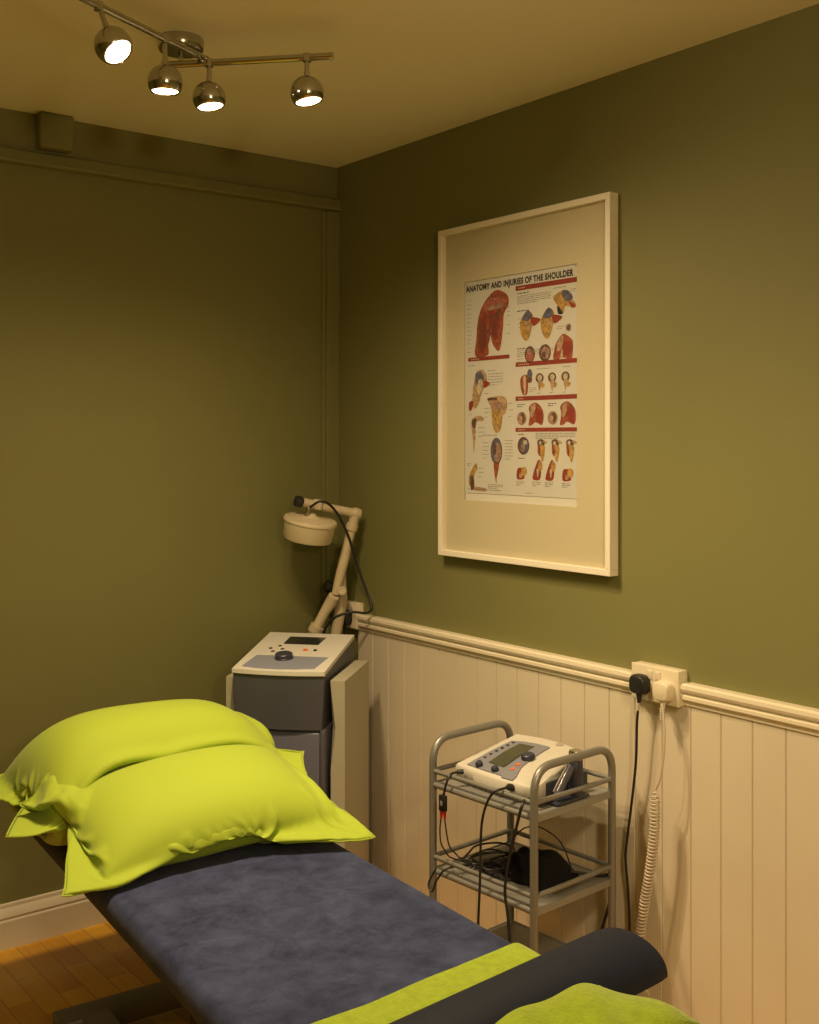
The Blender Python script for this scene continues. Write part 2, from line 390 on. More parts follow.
for i in range(5): blob([(.27 + i * .014, .18), (.274 + i * .014, .18), (.272 + i * .010, .27), (.268 + i * .010, .27)], BROWN, 4)
for t in (.085, .105, .125, .15, .17, .19, .21, .23, .25, .27, .29, .31, .33): para(.02, t, .085, 1, h=.003)
for t in (.14, .16, .18, .22, .26): para(.40, t, .44, 1, h=.003)
# left column figures
blob([(.10, .44), (.15, .42), (.19, .43), (.21, .47), (.16, .53), (.13, .58), (.09, .60), (.07, .55)], TAN); blob([(.10, .44), (.16, .43), (.18, .47), (.12, .50)], BLUE, 2); blob([(.13, .47), (.17, .47), (.15, .53), (.12, .52)], BONE, 3)
blob([(.18, .47), (.24, .485), (.19, .505)], RED, 2); blob([(.04, .57), (.08, .565), (.07, .60), (.04, .61)], RED, 2)
para(.22, .425, .34, 1); para(.22, .44, .36, 5, .013); para(.03, .395, .14, 1)
blob([(.22, .555), (.36, .548), (.40, .575), (.39, .62), (.36, .64), (.34, .70), (.29, .715), (.26, .67), (.25, .60)], TAN); blob([(.26, .62), (.34, .62), (.32, .70), (.29, .70)], OCHRE, 2); blob([(.25, .57), (.36, .58), (.35, .61), (.27, .60)], PINK, 2); blob([(.22, .553), (.30, .553), (.30, .563), (.23, .565)], BROWN, 2)
para(.19, .53, .26, 1); para(.19, .60, .235, 3, .02); para(.41, .58, .45, 3, .03)
blob([(.06, .66), (.12, .635), (.18, .645), (.17, .66), (.11, .665), (.10, .74), (.085, .81), (.075, .74)], TAN); blob([(.07, .655), (.11, .65), (.10, .69), (.075, .69)], BROWN, 2)
para(.03, .625, .09, 1); para(.13, .69, .19, 3, .02)
ell(.30, .80, .055, .062, BLUE); ell(.31, .805, .035, .045, PINK, 2); ell(.285, .79, .014, .03, BROWN, 3); blob([(.275, .855), (.325, .855), (.30, .93), (.29, .93)], BRICK); blob([(.292, .92), (.303, .92), (.299, .955)], OCHRE, 2)
para(.17, .725, .40, 1); para(.38, .75, .45, 7, .014); para(.17, .76, .23, 5, .018); para(.22, .955, .36, 3, .008)
blob([(.10, .86), (.12, .88), (.085, .92), (.075, .97), (.04, .965), (.04, .92)], OCHRE); blob([(.05, .93), (.08, .92), (.09, .97), (.06, .985)], BROWN, 2); blob([(.08, .97), (.20, .975), (.19, .99), (.09, .985)], TAN)
para(.02, .86, .06, 2); para(.13, .88, .18, 3, .02)
# right column, first block
para(.49, .085, .66, 1, mi=BLACK, h=.004); para(.49, .098, .78, 5, .0085); para(.49, .165, .66, 1, mi=BLACK, h=.004); para(.49, .335, .62, 1, mi=BLACK, h=.004); para(.49, .345, .80, 3, .0085)
def joint(u, t, s, c1=OCHRE, c2=RED, c3=BLUE):
    blob([(u - .06 * s, t), (u, t - .04 * s), (u + .045 * s, t - .02 * s), (u + .03 * s, t + .045 * s), (u - .005 * s, t + .085 * s), (u - .05 * s, t + .06 * s)], c1)
    blob([(u - .045 * s, t - .01 * s), (u, t - .045 * s), (u + .04 * s, t - .02 * s), (u, t)], c3, 2)
    blob([(u + .03 * s, t - .012 * s), (u + .11 * s, t + .0 * s), (u + .05 * s, t + .025 * s)], c2, 3)
    blob([(u - .01 * s, t + .01 * s), (u + .03 * s, t + .01 * s), (u + .01 * s, t + .05 * s)], TAN, 3)
joint(.58, .215, 1.05); joint(.76, .215, 1.05)
blob([(.80, .125), (.86, .105), (.90, .11), (.98, .165), (.97, .185), (.90, .17), (.88, .20), (.83, .16)], OCHRE); blob([(.87, .105), (.92, .105), (.96, .14), (.90, .15)], BLUE, 2); blob([(.93, .15), (.98, .175), (.95, .18)], RED, 3); blob([(.835, .165), (.88, .20), (.84, .20)], BLACK, 2)
para(.80, .085, .98, 1); para(.94, .10, 1.0, 2); para(.50, .20, .54, 3, .02)
ell(.925, .265, .022, .017, PINK); ell(.925, .265, .014, .011, BROWN, 2); para(.83, .255, .90, 2)
blob([(.83, .32), (.88, .29), (.93, .305), (.96, .33), (.95, .40), (.90, .395), (.865, .39), (.84, .40), (.80, .395), (.81, .35)], BRICK)
blob([(.88, .33), (.95, .33), (.93, .385), (.89, .375)], RED, 2); blob([(.84, .31), (.88, .30), (.87, .35), (.83, .36)], TAN, 2); blob([(.868, .36), (.876, .36), (.878, .392), (.862, .392)], BONE, 3)
ell(.60, .345 + .022, .045, .038, BROWN); ell(.60, .372, .034, .026, ROSE, 2); ell(.595, .352, .02, .012, PINK, 3); ell(.73, .365, .05, .038, BROWN); ell(.735, .365, .038, .027, PINK, 2); ell(.72, .372, .018, .012, BROWN, 3)
para(.49, .37, .545, 3, .012)
# second block
para(.66, .432, .85, 1); blob([(.52, .47), (.56, .455), (.585, .47), (.58, .54), (.54, .545), (.52, .51)], BRICK); blob([(.545, .47), (.565, .465), (.562, .54), (.553, .54)], BONE, 2); ell(.60, .455, .022, .024, BLUE); ell(.60, .48, .02, .014, BROWN, 2)
for u in (.685, .79, .90):
    ell(u, .475, .034, .022, BROWN); ell(u + .002, .474, .02, .014, BONE, 2); blob([(u - .015, .49), (u + .02, .49), (u + .035, .505), (u + .01, .515), (u, .535)], TAN, 2); blob([(u + .01, .50), (u + .045, .505), (u + .02, .52)], OCHRE, 3); para(u - .02, .54, u + .02, 1)
para(.60, .515, .655, 3); para(.88, .43, .98, 1)
# third block
for u in (.52, .785):
    ell(u + .01, .652, .042, .030, PINK); ell(u + .018, .65, .022, .022, BROWN, 2); ell(u + .005, .656, .012, .016, TAN, 3); para(u - .03, .588, u + .04, 2, mi=BLACK)
    blob([(u + .075, .60), (u + .13, .582), (u + .18, .605), (u + .20, .64), (u + .185, .682), (u + .13, .67), (u + .10, .682), (u + .07, .682), (u + .08, .64)], BRICK)
    blob([(u + .13, .61), (u + .18, .62), (u + .18, .672), (u + .14, .662)], RED, 2); blob([(u + .09, .60), (u + .13, .59), (u + .12, .63), (u + .09, .65)], TAN, 2)
# fourth block
ell(.545, .775, .052, .040, BROWN); ell(.55, .775, .040, .031, BLUE, 2); ell(.54, .785, .02, .018, PINK, 3); ell(.56, .76, .018, .01, BONE, 3)
para(.50, .722, .58, 1, mi=BLACK); para(.65, .718, .98, 4, .0075)
for u in (.70, .82, .94):
    blob([(u - .035, .755), (u, .745), (u + .03, .76), (u + .01, .785), (u - .02, .79)], BROWN); blob([(u - .01, .77), (u + .03, .78), (u + .02, .83), (u + .005, .845), (u - .01, .81)], OCHRE, 2); blob([(u - .03, .77), (u - .01, .78), (u - .01, .82), (u - .03, .805)], BRICK, 2); ell(u - .01, .762, .012, .009, BONE, 3)
    blob([(u + .02, .75), (u + .05, .757), (u + .045, .765), (u + .02, .76)], TAN, 2)
for k, u in enumerate((.52, .66, .77, .91)):
    if k in (0, 3): blob([(u - .035, .895), (u - .02, .875), (u + .03, .88), (u + .035, .915), (u + .02, .925), (u - .03, .925)], RED); ell(u + .03, .89, .025, .02, OCHRE, 2); blob([(u - .01, .90), (u + .01, .90), (u + .015, .915), (u - .01, .92)], TAN, 3)
    else: blob([(u + .01, .84), (u + .035, .85), (u + .03, .92), (u - .03, .925), (u - .03, .90)], RED); ell(u + .03, .865, .02, .022, OCHRE, 2); blob([(u, .88), (u + .02, .88), (u + .01, .915)], BONE, 3)
    para(u - .04, .935, u + .03, 3, .008)
para(.50, .83, .60, 1, mi=BLACK)
para(.03, .992 - .012, .55, 1); para(.56, .985, .68, 1)
# loops of the two fixing eyes in the top corners
ell(.012, .018, .012, .009, TEXT, 1); ell(.012, .018, .008, .006, PAPER, 2); ell(.985, -.002, .012, .009, TEXT, 1); ell(.985, -.002, .008, .006, PAPER, 2)
poster = obj('poster', bm, inks, fp, smooth=False)
# the heading, lettering turned into mesh
tc_ = bpy.data.curves.new('heading', 'FONT'); tc_.body = 'ANATOMY AND INJURIES OF THE SHOULDER'; tc_.size = .03; tc_.align_x = 'LEFT'; tc_.offset = .0013; tc_.space_character = 1.1
to = bpy.data.objects.new('heading_tmp', tc_); C.objects.link(to); bpy.context.view_layer.update()
tm = bpy.data.meshes.new_from_object(to.evaluated_get(bpy.context.evaluated_depsgraph_get())); bpy.data.objects.remove(to)
xs = [v.co.x for v in tm.vertices]; x0, x1 = min(xs), max(xs); sx = (pw * .955) / (x1 - x0)
for v in tm.vertices: v.co = Vector((PX0 + pw * .01 + (v.co.x - x0) * sx, -.0126, pz1 - .0275 + v.co.y * .80))
tm.materials.append(inks[BLACK]); th = bpy.data.objects.new('heading', tm); C.objects.link(th); th.parent = poster; tag(th, 'black lettering ANATOMY AND INJURIES OF THE SHOULDER')

# ------------------------------------------------------------------ wall sockets (local x along wall away from the corner, y into the wall)
def socket(y_c, z_c, label, depth=.036, hwid=.074):
    s = empty('wall_socket', (0, y_c, z_c), R(-90), label, 'socket', None)
    bm = B(); box(bm, (-hwid + .001, -depth + .008, -.043), (hwid - .001, 0, .043), .002); obj('back_box', bm, M['socket'], s)
    bm = B(); box(bm, (-hwid, -depth, -.044), (hwid, -depth + .009, .044), .003, 3); fpx = obj('faceplate', bm, M['socket'], s)
    for x in ((-.012, .012) if hwid > .05 else (.022,)):
        bm = B(); box(bm, (x - .0075, -.0035, -.011), (x + .0075, .003, .011), .0015, mx=Matrix.Translation((0, -depth, .022)) @ Matrix.Rotation(R(5), 4, 'X')); obj('switch', bm, M['socket'], s)
    for x in (-hwid + .014, hwid - .014):
        bm = B(); lathe(bm, [(0, .0012), (.003, .001), (.0035, -.001)], aim((x, -depth - .0002, 0), (0, -1, 0)), 16); obj('screw', bm, M['brass'], s)
    return s
SK = (-1.441, .851)
socket(*SK, 'white double wall socket on the dado rail above the trolley')
socket(-.118, .858, 'white single wall socket in the room corner behind the jointed arm', .030, .044)

def plug(name, loc, m, cable_pts, cable_r, label, cat, coil=None, mx_body=None, tilt=0):
    """three-pin plug: body against the faceplate, cable leaving from below; local x along the wall, -y into the room"""
    p = empty(name, loc, R(-90), label, cat)
    bm = B(); prof = []
    # rounded body with a domed front
    for k, (s, y) in enumerate(((1.0, 0), (1.0, -.010), (.97, -.017), (.88, -.026), (.70, -.030))):
        pass
    outline = [(-.024, -.012), (-.025, .010), (-.020, .020), (-.010, .024), (.010, .024), (.020, .020), (.025, .010), (.024, -.012), (.015, -.023), (-.015, -.023)]
    P = [(q.x, q.y) for q in smooth_path([(a_, b__, 0) for a_, b__ in outline], 4, closed=True)]
    rings = []
    for s, y in ((.97, 0), (1.0, -.003), (1.0, -.014), (.95, -.021), (.86, -.0255), (.80, -.0265)):
        rings.append([bm.verts.new((x * s, y, z * s)) for x, z in P])
    n = len(P)
    for a_, b__ in zip(rings, rings[1:]):
        for k in range(n): bm.faces.new((a_[k], a_[(k + 1) % n], b__[(k + 1) % n], b__[k]))
    bm.faces.new(rings[-1]); bm.faces.new(rings[0][::-1])
    obj('plug', bm, m, p)
    bm = B(); tube(bm, [(0, -.013, -.020), (.001, -.014, -.032), (0, -.014, -.045)], [.0085, .0065, .0045], 12); obj('strain_relief', bm, m, p)
    return p
DEP = .036
# black plug with its lead down to the floor
pb = plug('power_lead', (-DEP, SK[0] + .037, SK[1] - .004), M['black'], None, 0, 'black mains plug and straight black lead hanging from the double socket', 'power lead')
def local_of(o, wpt):
    q = Matrix.Translation(o.location) @ Matrix.Rotation(o.rotation_euler.z, 4, 'Z'); return q.inverted() @ Vector(wpt)
def at_wall(px, py, x):
    """point on the plane x = const"""
    f = Vector((math.sin(YAW), math.cos(YAW), 0)); r = Vector((math.cos(YAW), -math.sin(YAW), 0))
    d = f + (px - CX) / FPX * r - (py - HY) / FPX * Vector((0, 0, 1)); return CAM + d * ((x - CAM.x) / d.x)
pts = [Vector((0, -.014, -.045))] + [local_of(pb, at_wall(a_, b_, x)) for a_, b_, x in ((637, 722, -.05), (636, 760, -.045), (632, 800, -.04), (627, 840, -.035), (625.5, 860, -.035), (628, 890, -.03), (629.5, 925, -.03), (630, 1000, -.03), (629, 1090, -.03))]
pts.append(Vector((pts[-1].x, -.03, -SK[1] + .012)))
bm = B(); tube(bm, smooth_path(pts, 6), .0034, 10); obj('cable', bm, M['black'], pb)
bm = B(); tube(bm, [pts[0] + Vector((0, 0, .002)), pts[0] * .6 + pts[1] * .4 + Vector((0, -.001, 0))], .0037, 10); obj('cable_sleeve', bm, mat('grey_tape', (.45, .42, .36), .5), pb)
# cream plug with the coiled lead
pc = plug('coiled_lead', (-DEP, SK[0] - .037, SK[1] - .008), M['socket'], None, 0, 'cream mains plug with a coiled cream lead hanging from the double socket', 'power lead')
bm = B(); pts = [(0, -.014, -.044)]
hel = []
for k in range(60):
    t = k / 59; an = 2 * math.pi * 6 * t; hel.append((.0055 * math.cos(an), -.014 + .0055 * math.sin(an), -.040 - .030 * t))
tube(bm, hel, .0019, 6); obj('strain_spiral', bm, M['coil'], pc)
cp = [local_of(pc, at_wall(a_, b_, x)) for a_, b_, x in ((662.5, 705, -.055), (664.5, 740, -.065), (661, 775, -.070), (655.5, 790, -.072))]
bm = B(); tube(bm, smooth_path([Vector((0, -.014, -.044))] + cp, 6), .0030, 10); obj('cable', bm, M['coil'], pc)
axis = smooth_path([local_of(pc, at_wall(a_, b_, x)) for a_, b_, x in ((655, 792, -.072), (654.5, 830, -.072), (650, 870, -.072), (645, 900, -.072), (640, 935, -.072), (637, 965, -.072))], 40)
L = [0]
for a_, b_ in zip(axis, axis[1:]): L.append(L[-1] + (b_ - a_).length)
tot = L[-1]; turns = tot / .0088; hel = []; N = int(turns * 14); j = 0
for k in range(N):
    s = tot * k / (N - 1)
    while j < len(L) - 2 and L[j + 1] < s: j += 1
    c_ = axis[j].lerp(axis[j + 1], (s - L[j]) / max(1e-9, L[j + 1] - L[j])); t = (axis[j + 1] - axis[j]).normalized()
    u = t.cross(Vector((0, 1, 0))).normalized(); vv = t.cross(u); an = 2 * math.pi * turns * k / (N - 1); rr = .0105 * min(1, .25 + k / 40, .25 + (N - 1 - k) / 40)
    hel.append(c_ + rr * (math.cos(an) * u + math.sin(an) * vv))
bm = B(); tube(bm, hel, .0026, 7); obj('coil', bm, M['coil'], pc)
bm = B(); e = axis[-1]; tube(bm, smooth_path([hel[-1], e + Vector((0, 0, -.05)), Vector((e.x + .02, e.y + .02, -SK[1] + .10)), Vector((e.x - .02, e.y + .03, -SK[1] + .012))], 8), .0030, 8); obj('cable_tail', bm, M['coil'], pc)
# black plug of the corner socket
pk = plug('power_lead', (-.030, -.112, .850), M['black'], None, 0, 'black mains plug in the corner socket behind the tall machine', 'power lead')
bm = B(); tube(bm, smooth_path([(0, -.014, -.045), (.003, -.016, -.12), (.0, -.02, -.4), (.004, -.02, -.82)], 8), .0034, 8); obj('cable', bm, M['black'], pk)

# ------------------------------------------------------------------ trolley
TO = Vector((-.235, -1.179, 0)); TR = R(-86.25)
tr_ = empty('equipment_trolley', TO, TR, 'grey tubular steel three-tier trolley against the cream panelling', 'trolley')
hx, hy, rt_ = .1735, .144, .0098
for sx_ in (-1, 1):
    bm = B(); x = sx_ * hx
    tube(bm, fillet([(x, -hy, .055), (x, -hy, .685), (x, hy, .685), (x, hy, .055)], .062, 10), rt_, 16)
    o = obj('end_frame', bm, M['tubegrey'], tr_)
    for z in (.605, .352 + .034):
        bm = B(); tube(bm, [(x, -hy, z), (x, hy, z)], .0062, 12); obj('end_rail', bm, M['tubegrey'], tr_)
for z, top in ((.570, True), (.351, True), (.135, False)):
    for y_ in (-hy, hy):
        bm = B(); tube(bm, [(-hx, y_, z), (hx, y_, z)], .0075, 12)
        if top: tube(bm, [(-hx, y_, z + .035), (hx, y_, z + .035)], .0062, 12)
        obj('side_rail', bm, M['tubegrey'], tr_)
    bm = B(); box(bm, (-hx + .004, -hy + .004, z + .002), (hx - .004, hy - .004, z + .005), .001, 1)
    for sx_ in (-1, 1): box(bm, (sx_ * hx - .003 * 1, -hy, z - .012), (sx_ * hx + .003, hy, z + .006), .001, 1)
    obj('shelf', bm, M['tray'], tr_)
for sx_ in (-1, 1):
    for sy_ in (-1, 1):
        bm = B(); x, y_ = sx_ * hx, sy_ * hy
        lathe(bm, [(0, .062), (.011, .062), (.011, .05), (0, .05)], Matrix.Translation((x, y_, 0)), 14)
        box(bm, (x - .011, y_ - .012, .02), (x - .008, y_ + .012, .052)); box(bm, (x + .008, y_ - .012, .02), (x + .011, y_ + .012, .052)); box(bm, (x - .011, y_ - .012, .048), (x + .011, y_ + .012, .052))
        c_ = obj('caster', bm, M['brass'], tr_)
        bm = B(); lathe(bm, [(0, -.007), (.021, -.007), (.0235, -.004), (.0235, .004), (.021, .007), (0, .007)], aim((x, y_, .0235), (1, 0, 0)), 24); obj('wheel', bm, M['black'], c_)

def in_trolley(name, label, cat, loc=(0, 0, 0), group=None):
    q = Matrix.Translation(TO) @ Matrix.Rotation(TR, 4, 'Z'); return empty(name, q @ Vector(loc), TR, label, cat, group)

# electrotherapy unit, standing on the top shelf
UB = .5765
un = in_trolley('therapy_unit', 'small off-white electrotherapy unit with display on the trolley top shelf', 'medical device', (0, 0, UB))
def top_z(u, v): return .046 + .044 * v + .010 * math.sin(math.pi * min(1, max(0, v))) * (1 - (2 * u - 1) ** 4) * .6
def top_xy(u, v):
    xa = -.134 + .020 * v; xb = .138 - .036 * v
    y0 = -.096 - .010 * (1 - (2 * u - 1) ** 2); y1 = .104 + .022 * (1 - (2 * u - 1) ** 2)
    return xa + (xb - xa) * u, y0 + (y1 - y0) * v
def tp(u, v, dz=0): x, y_ = top_xy(u, v); return Vector((x, y_, top_z(u, v) + dz))
def tq(u, v, dz=0): return tp(u * .97 + .025, v * .87, dz)
bm = B(); n = 24; g = {}
for i in range(n + 1):
    for j in range(n + 1): g[i, j] = bm.verts.new(tp(i / n, j / n))
for i in range(n):
    for j in range(n): bm.faces.new((g[i, j], g[i + 1, j], g[i + 1, j + 1], g[i, j + 1]))
per = [(i, 0) for i in range(n)] + [(n, j) for j in range(n)] + [(n - i, n) for i in range(n)] + [(0, n - j) for j in range(n)]
def ring(out, z):
    vs = []
    for i, j in per:
        p = tp(i / n, j / n); c_ = Vector((0, .006, 0)); d = Vector((p.x - c_.x, p.y - c_.y, 0)).normalized()
        vs.append(bm.verts.new(Vector((p.x, p.y, 0)) + d * out + Vector((0, 0, z if z is not None else p.z - .006))))
    return vs
r0 = [g[q] for q in per]; r1 = ring(.004, None); r2 = ring(.004, .018); r3 = ring(-.004, .012)
for a_, b_ in ((r0, r1), (r1, r2), (r2, r3)):
    for k in range(len(per)): bm.faces.new((a_[k], a_[(k + 1) % len(per)], b_[(k + 1) % len(per)], b_[k]))
bm.faces.new(r3); ub = obj('body', bm, M['whiteplastic'], un, angle=50)
def slab_on(pts, name, m, parent, h=.0012, lift=.0):
    bm = B(); P = pts; c_ = None
    a_ = [bm.verts.new(tq(u, v, -.002)) for u, v in P]; b_ = [bm.verts.new(tq(u, v, h + lift)) for u, v in P]
    k = len(P)
    for i in range(k): bm.faces.new((a_[i], a_[(i + 1) % k], b_[(i + 1) % k], b_[i]))
    bm.faces.new(b_); bm.faces.new(a_[::-1]); return obj(name, bm, m, parent, smooth=False)
pn = slab_on([(.10, .04), (.10, .45), (.10, .86), (.25, .90), (.42, .92), (.62, .93), (.635, .6), (.655, .30), (.72, .10), (.73, .005), (.60, .005), (.57, .04), (.35, .04)], 'control_panel', M['panelgrey'], un, .0035)
slab_on([(.285, .20), (.265, .50), (.262, .80), (.36, .81), (.465, .82), (.475, .5), (.49, .20), (.38, .20)], 'display', M['lcd'], pn, .0048)
for k in range(7):
    v = .18 + k * .105; bm = B(); box(bm, Vector(tq(.165, v, .003)) - Vector((.003, .0035, .002)), Vector(tq(.165, v, .003)) + Vector((.003, .0035, .0022)), .001); obj('button', bm, M['darkplastic'], pn)
for u, v in ((.60, .22), (.595, .33)):
    bm = B(); box(bm, Vector(tq(u, v, .003)) - Vector((.005, .006, .002)), Vector(tq(u, v, .003)) + Vector((.005, .006, .002)), .001); obj('orange_button', bm, M['orange'], pn)
def dial(u, v, r, h, name='dial'):
    a_ = tq(u, v, .002); nrm = (tp(u + .01, v) - tp(u, v)).cross(tp(u, v + .01) - tp(u, v)).normalized()
    bm = B(); lathe(bm, [(0, 0), (r * 1.08, 0), (r * 1.05, h * .3), (r, h * .85), (r * .85, h), (0, h)], aim(a_, nrm), 28)
    for k in range(14):
        an = 2 * math.pi * k / 14; box(bm, (r * .98, -.0008, 0), (r * 1.12, .0008, h * .8), mx=aim(a_, nrm) @ Matrix.Rotation(an, 4, 'Z'))
    return obj(name, bm, M['darkplastic'], pn)
dial(.60, .52, .0155, .013); dial(.245, .085, .0085, .012); dial(.46, .09, .0085, .012)
bm = B(); lathe(bm, [(0, 0), (.009, 0), (.009, .0012), (0, .0014)], aim(tp(.66, .95, .001), (0, -.2, 1)) @ Matrix.Scale(1.2, 4, (1, 0, 0)), 20); obj('emblem', bm, mat('grey_emblem', (.35, .32, .27), .4), un)
for u in (.15, .85):
    for v in (.12, .88):
        p = tp(u, v); bm = B(); lathe(bm, [(0, 0), (.009, 0), (.010, .013), (0, .013)], Matrix.Translation((p.x, p.y, 0)), 16); obj('foot', bm, M['black'], un)

bm = B(); box(bm, (.128, -.060, .004), (.137, .095, .050), .003); box(bm, (.128, -.060, .002), (.172, .060, .008), .002); obj('holder', bm, M['darkplastic'], un)
# ultrasound applicator in its holder at the end of the unit
us = in_trolley('ultrasound_applicator', 'dark blue-grey hand applicator with a metal cap upright beside the white unit', 'medical device', (.156, .026, .5850))
bm = B(); lathe(bm, [(0, .052), (.0165, .052), (.0178, .060), (.0170, .086), (.0145, .090), (0, .090)], Matrix.Rotation(R(0), 4, 'X'), 28)
lathe(bm, [(0, .0), (.0155, 0), (.0172, .01), (.0172, .05), (.0178, .056)], None, 28); obj('handle', bm, M['darkplastic'], us)
bm = B(); lathe(bm, [(.0165, .087), (.0175, .089), (.0175, .104), (.0155, .109), (0, .110)], None, 28); obj('metal_cap', bm, M['brass'], us)
bm = B(); tube(bm, smooth_path([(-.002, -.016, .070), (.002, -.045, .045), (.004, -.075, .014)], 6), [.011] * 6 + [.010] * 6 + [.009], 16); obj('grip', bm, mat('slate_gloss_plastic', (.06, .06, .08), .15), us)
bm = B(); tube(bm, smooth_path([(-.009, -.024, .072), (-.006, -.050, .050), (-.004, -.078, .022)], 4), .0028, 8); obj('trim_strip', bm, M['brass'], us)

# cables of the unit
def cable(name, pts, r, m, label, cat='cable', sm=8, group=None):
    t = in_trolley(name, label, cat, (0, 0, 0), group); return t
def tt(px, py, y):
    """point in trolley coordinates on the plane local y = const seen at px, py"""
    q = (Matrix.Translation(TO) @ Matrix.Rotation(TR, 4, 'Z')).inverted(); o = q @ CAM
    f = Vector((math.sin(YAW), math.cos(YAW), 0)); r = Vector((math.cos(YAW), -math.sin(YAW), 0))
    d = q.to_3x3() @ (f + (px - CX) / FPX * r - (py - HY) / FPX * Vector((0, 0, 1))); return o + d * ((y - o.y) / d.y)
# electrode lead with splitter and two red plugs
el = in_trolley('electrode_lead', 'black electrode lead with splitter box and two red plugs at the trolley corner', 'cable')
bm = B(); pth = [tt(462, 771, -.112), tt(457, 772, -.125), tt(450, 775, -.152), tt(446, 785, -.166), tt(443.5, 796, -.166)]
tube(bm, smooth_path(pth, 6), .0030, 8); tube(bm, [pth[0] + Vector((.006, 0, 0)), pth[1]], .0062, 12); obj('lead', bm, M['black'], el)
c_ = tt(443, 803, -.166); bm = B(); box(bm, c_ - Vector((.011, .006, .020)), c_ + Vector((.011, .006, .020)), .003); sb = obj('splitter_box', bm, M['black'], el)
bm = B(); box(bm, c_ + Vector((-.004, -.0067, -.006)), c_ + Vector((.004, -.0055, .006)), .0005); obj('marking', bm, mat('grey_print', (.2, .2, .2), .6), sb)
for dx in (-.006, .006):
    bm = B(); tube(bm, [c_ + Vector((dx, 0, -.018)), c_ + Vector((dx, 0, -.028)), c_ + Vector((dx * 1.1, 0, -.040))], [.0040, .0040, .0026], 10); obj('red_plug', bm, M['red'], el)
l1 = [c_ + Vector((-.0066, 0, -.038)), tt(440, 829, -.166), tt(441, 843, -.165), tt(446, 852, -.150), tt(452, 858, -.10), Vector((-.10, -.06, .364))]
l2 = [c_ + Vector((.0066, 0, -.038)), tt(446, 829, -.166), tt(449, 845, -.160), tt(455, 853, -.14), tt(465, 860, -.06), Vector((-.06, -.03, .366))]
for l_ in (l1, l2):
    bm = B(); tube(bm, smooth_path(l_, 6), .0019, 7); obj('thin_lead', bm, M['black'], el)
# two leads from the unit towards the floor
q1 = in_trolley('patient_lead', 'black lead plugged into the front of the unit, looping to the floor', 'cable')
pth = [tt(509, 787, -.118), tt(502, 789, -.150), tt(494, 792, -.168), tt(487, 803, -.172), tt(482, 822, -.172), tt(480.5, 850, -.170), tt(480, 880, -.172), tt(478.5, 915, -.174), tt(477, 960, -.18)]
pth += [Vector((pth[-1].x, -.19, .10)), Vector((pth[-1].x + .03, -.20, .006)), Vector((pth[-1].x + .12, -.22, .006))]
bm = B(); tube(bm, smooth_path(pth, 7), .0032, 9); obj('lead', bm, M['black'], q1)
a_ = tt(513, 788, -.104); bm = B(); tube(bm, [a_, a_.lerp(pth[0], .3), pth[0], pth[0].lerp(pth[1], .35)], [.0088, .0092, .0085, .0045], 16); obj('plug', bm, M['black'], q1)
q2 = in_trolley('applicator_lead', 'black lead hanging over the front rail beside the near trolley post', 'cable')
pth = [Vector((.150, -.050, .590)), Vector((.150, -.098, .592)), tt(527, 799, -.135), tt(522, 806, -.166), tt(517, 825, -.17), tt(511, 850, -.168), tt(507, 870, -.17), tt(505, 893, -.17), tt(508, 918, -.172), tt(510, 950, -.176)]
pth += [Vector((pth[-1].x + .01, -.18, .10)), Vector((pth[-1].x + .04, -.19, .007)), Vector((pth[-1].x + .13, -.20, .007))]
bm = B(); tube(bm, smooth_path(pth, 7), .0036, 9); obj('lead', bm, M['black'], q2)
bm = B(); k = tt(516, 829, -.17); k2 = tt(511, 850, -.168); tube(bm, [k, k2], .0042, 9); obj('sleeve', bm, M['black'], q2)

# black pouch and the tangle of leads on the middle shelf
SZ = .3565
po = in_trolley('electrode_pouch', 'black soft pouch lying on the trolley middle shelf among leads', 'pouch', (.055, .012, SZ))
bm = B(); nn = 20; gg = {}
for i in range(nn + 1):
    for j in range(nn + 1):
        u = i / nn * 2 - 1; v = j / nn * 2 - 1; e_ = max(0, (1 - abs(u) ** 3) * (1 - abs(v) ** 3)) ** .5
        hgt = .052 * e_ * (1 + .18 * math.sin(5 * u + 2 * v) + .12 * math.sin(9 * v - 3 * u)) * (1 - .25 * u)
        gg[i, j] = bm.verts.new((u * .074 + .004 * math.sin(4 * v), v * .072 + .004 * math.sin(5 * u), .006 + hgt))
lower = {}
for i in range(nn + 1):
    for j in range(nn + 1):
        edge = i in (0, nn) or j in (0, nn); p = gg[i, j].co; lower[i, j] = gg[i, j] if edge else bm.verts.new((p.x, p.y, .001))
for i in range(nn):
    for j in range(nn):
        bm.faces.new((gg[i, j], gg[i + 1, j], gg[i + 1, j + 1], gg[i, j + 1])); bm.faces.new((lower[i, j], lower[i, j + 1], lower[i + 1, j + 1], lower[i + 1, j]))
pb_ = obj('bag', bm, mat('black_nylon', (.004, .004, .005), .8, spec=.2, bump=(60, .5, .003)), po)
bm = B(); tube(bm, [(-.065, -.055, .0155), (-.03, -.062, .030), (.03, -.062, .027), (.062, -.055, .014)], .0018, 6); obj('zip', bm, M['black'], po)
random.seed(11)
def tangle(name, label, cx, cy, rx, ry, z, n, r, turns, extra=None):
    t = in_trolley(name, label, 'cable', (cx, cy, SZ)); pts = []
    for k in range(n):
        an = 2 * math.pi * turns * k / n
        pts.append((rx * (.65 + .35 * math.sin(an * .37 + 1)) * math.cos(an) + random.uniform(-.006, .006), ry * (.7 + .3 * math.cos(an * .53)) * math.sin(an) + random.uniform(-.006, .006), r + .0015 + z * (.5 + .5 * math.sin(an * .61)) * k / n))
    if extra: pts += extra
    bm = B(); tube(bm, smooth_path(pts, 5), r, 7); obj('loops', bm, M['black'], t)
    return t
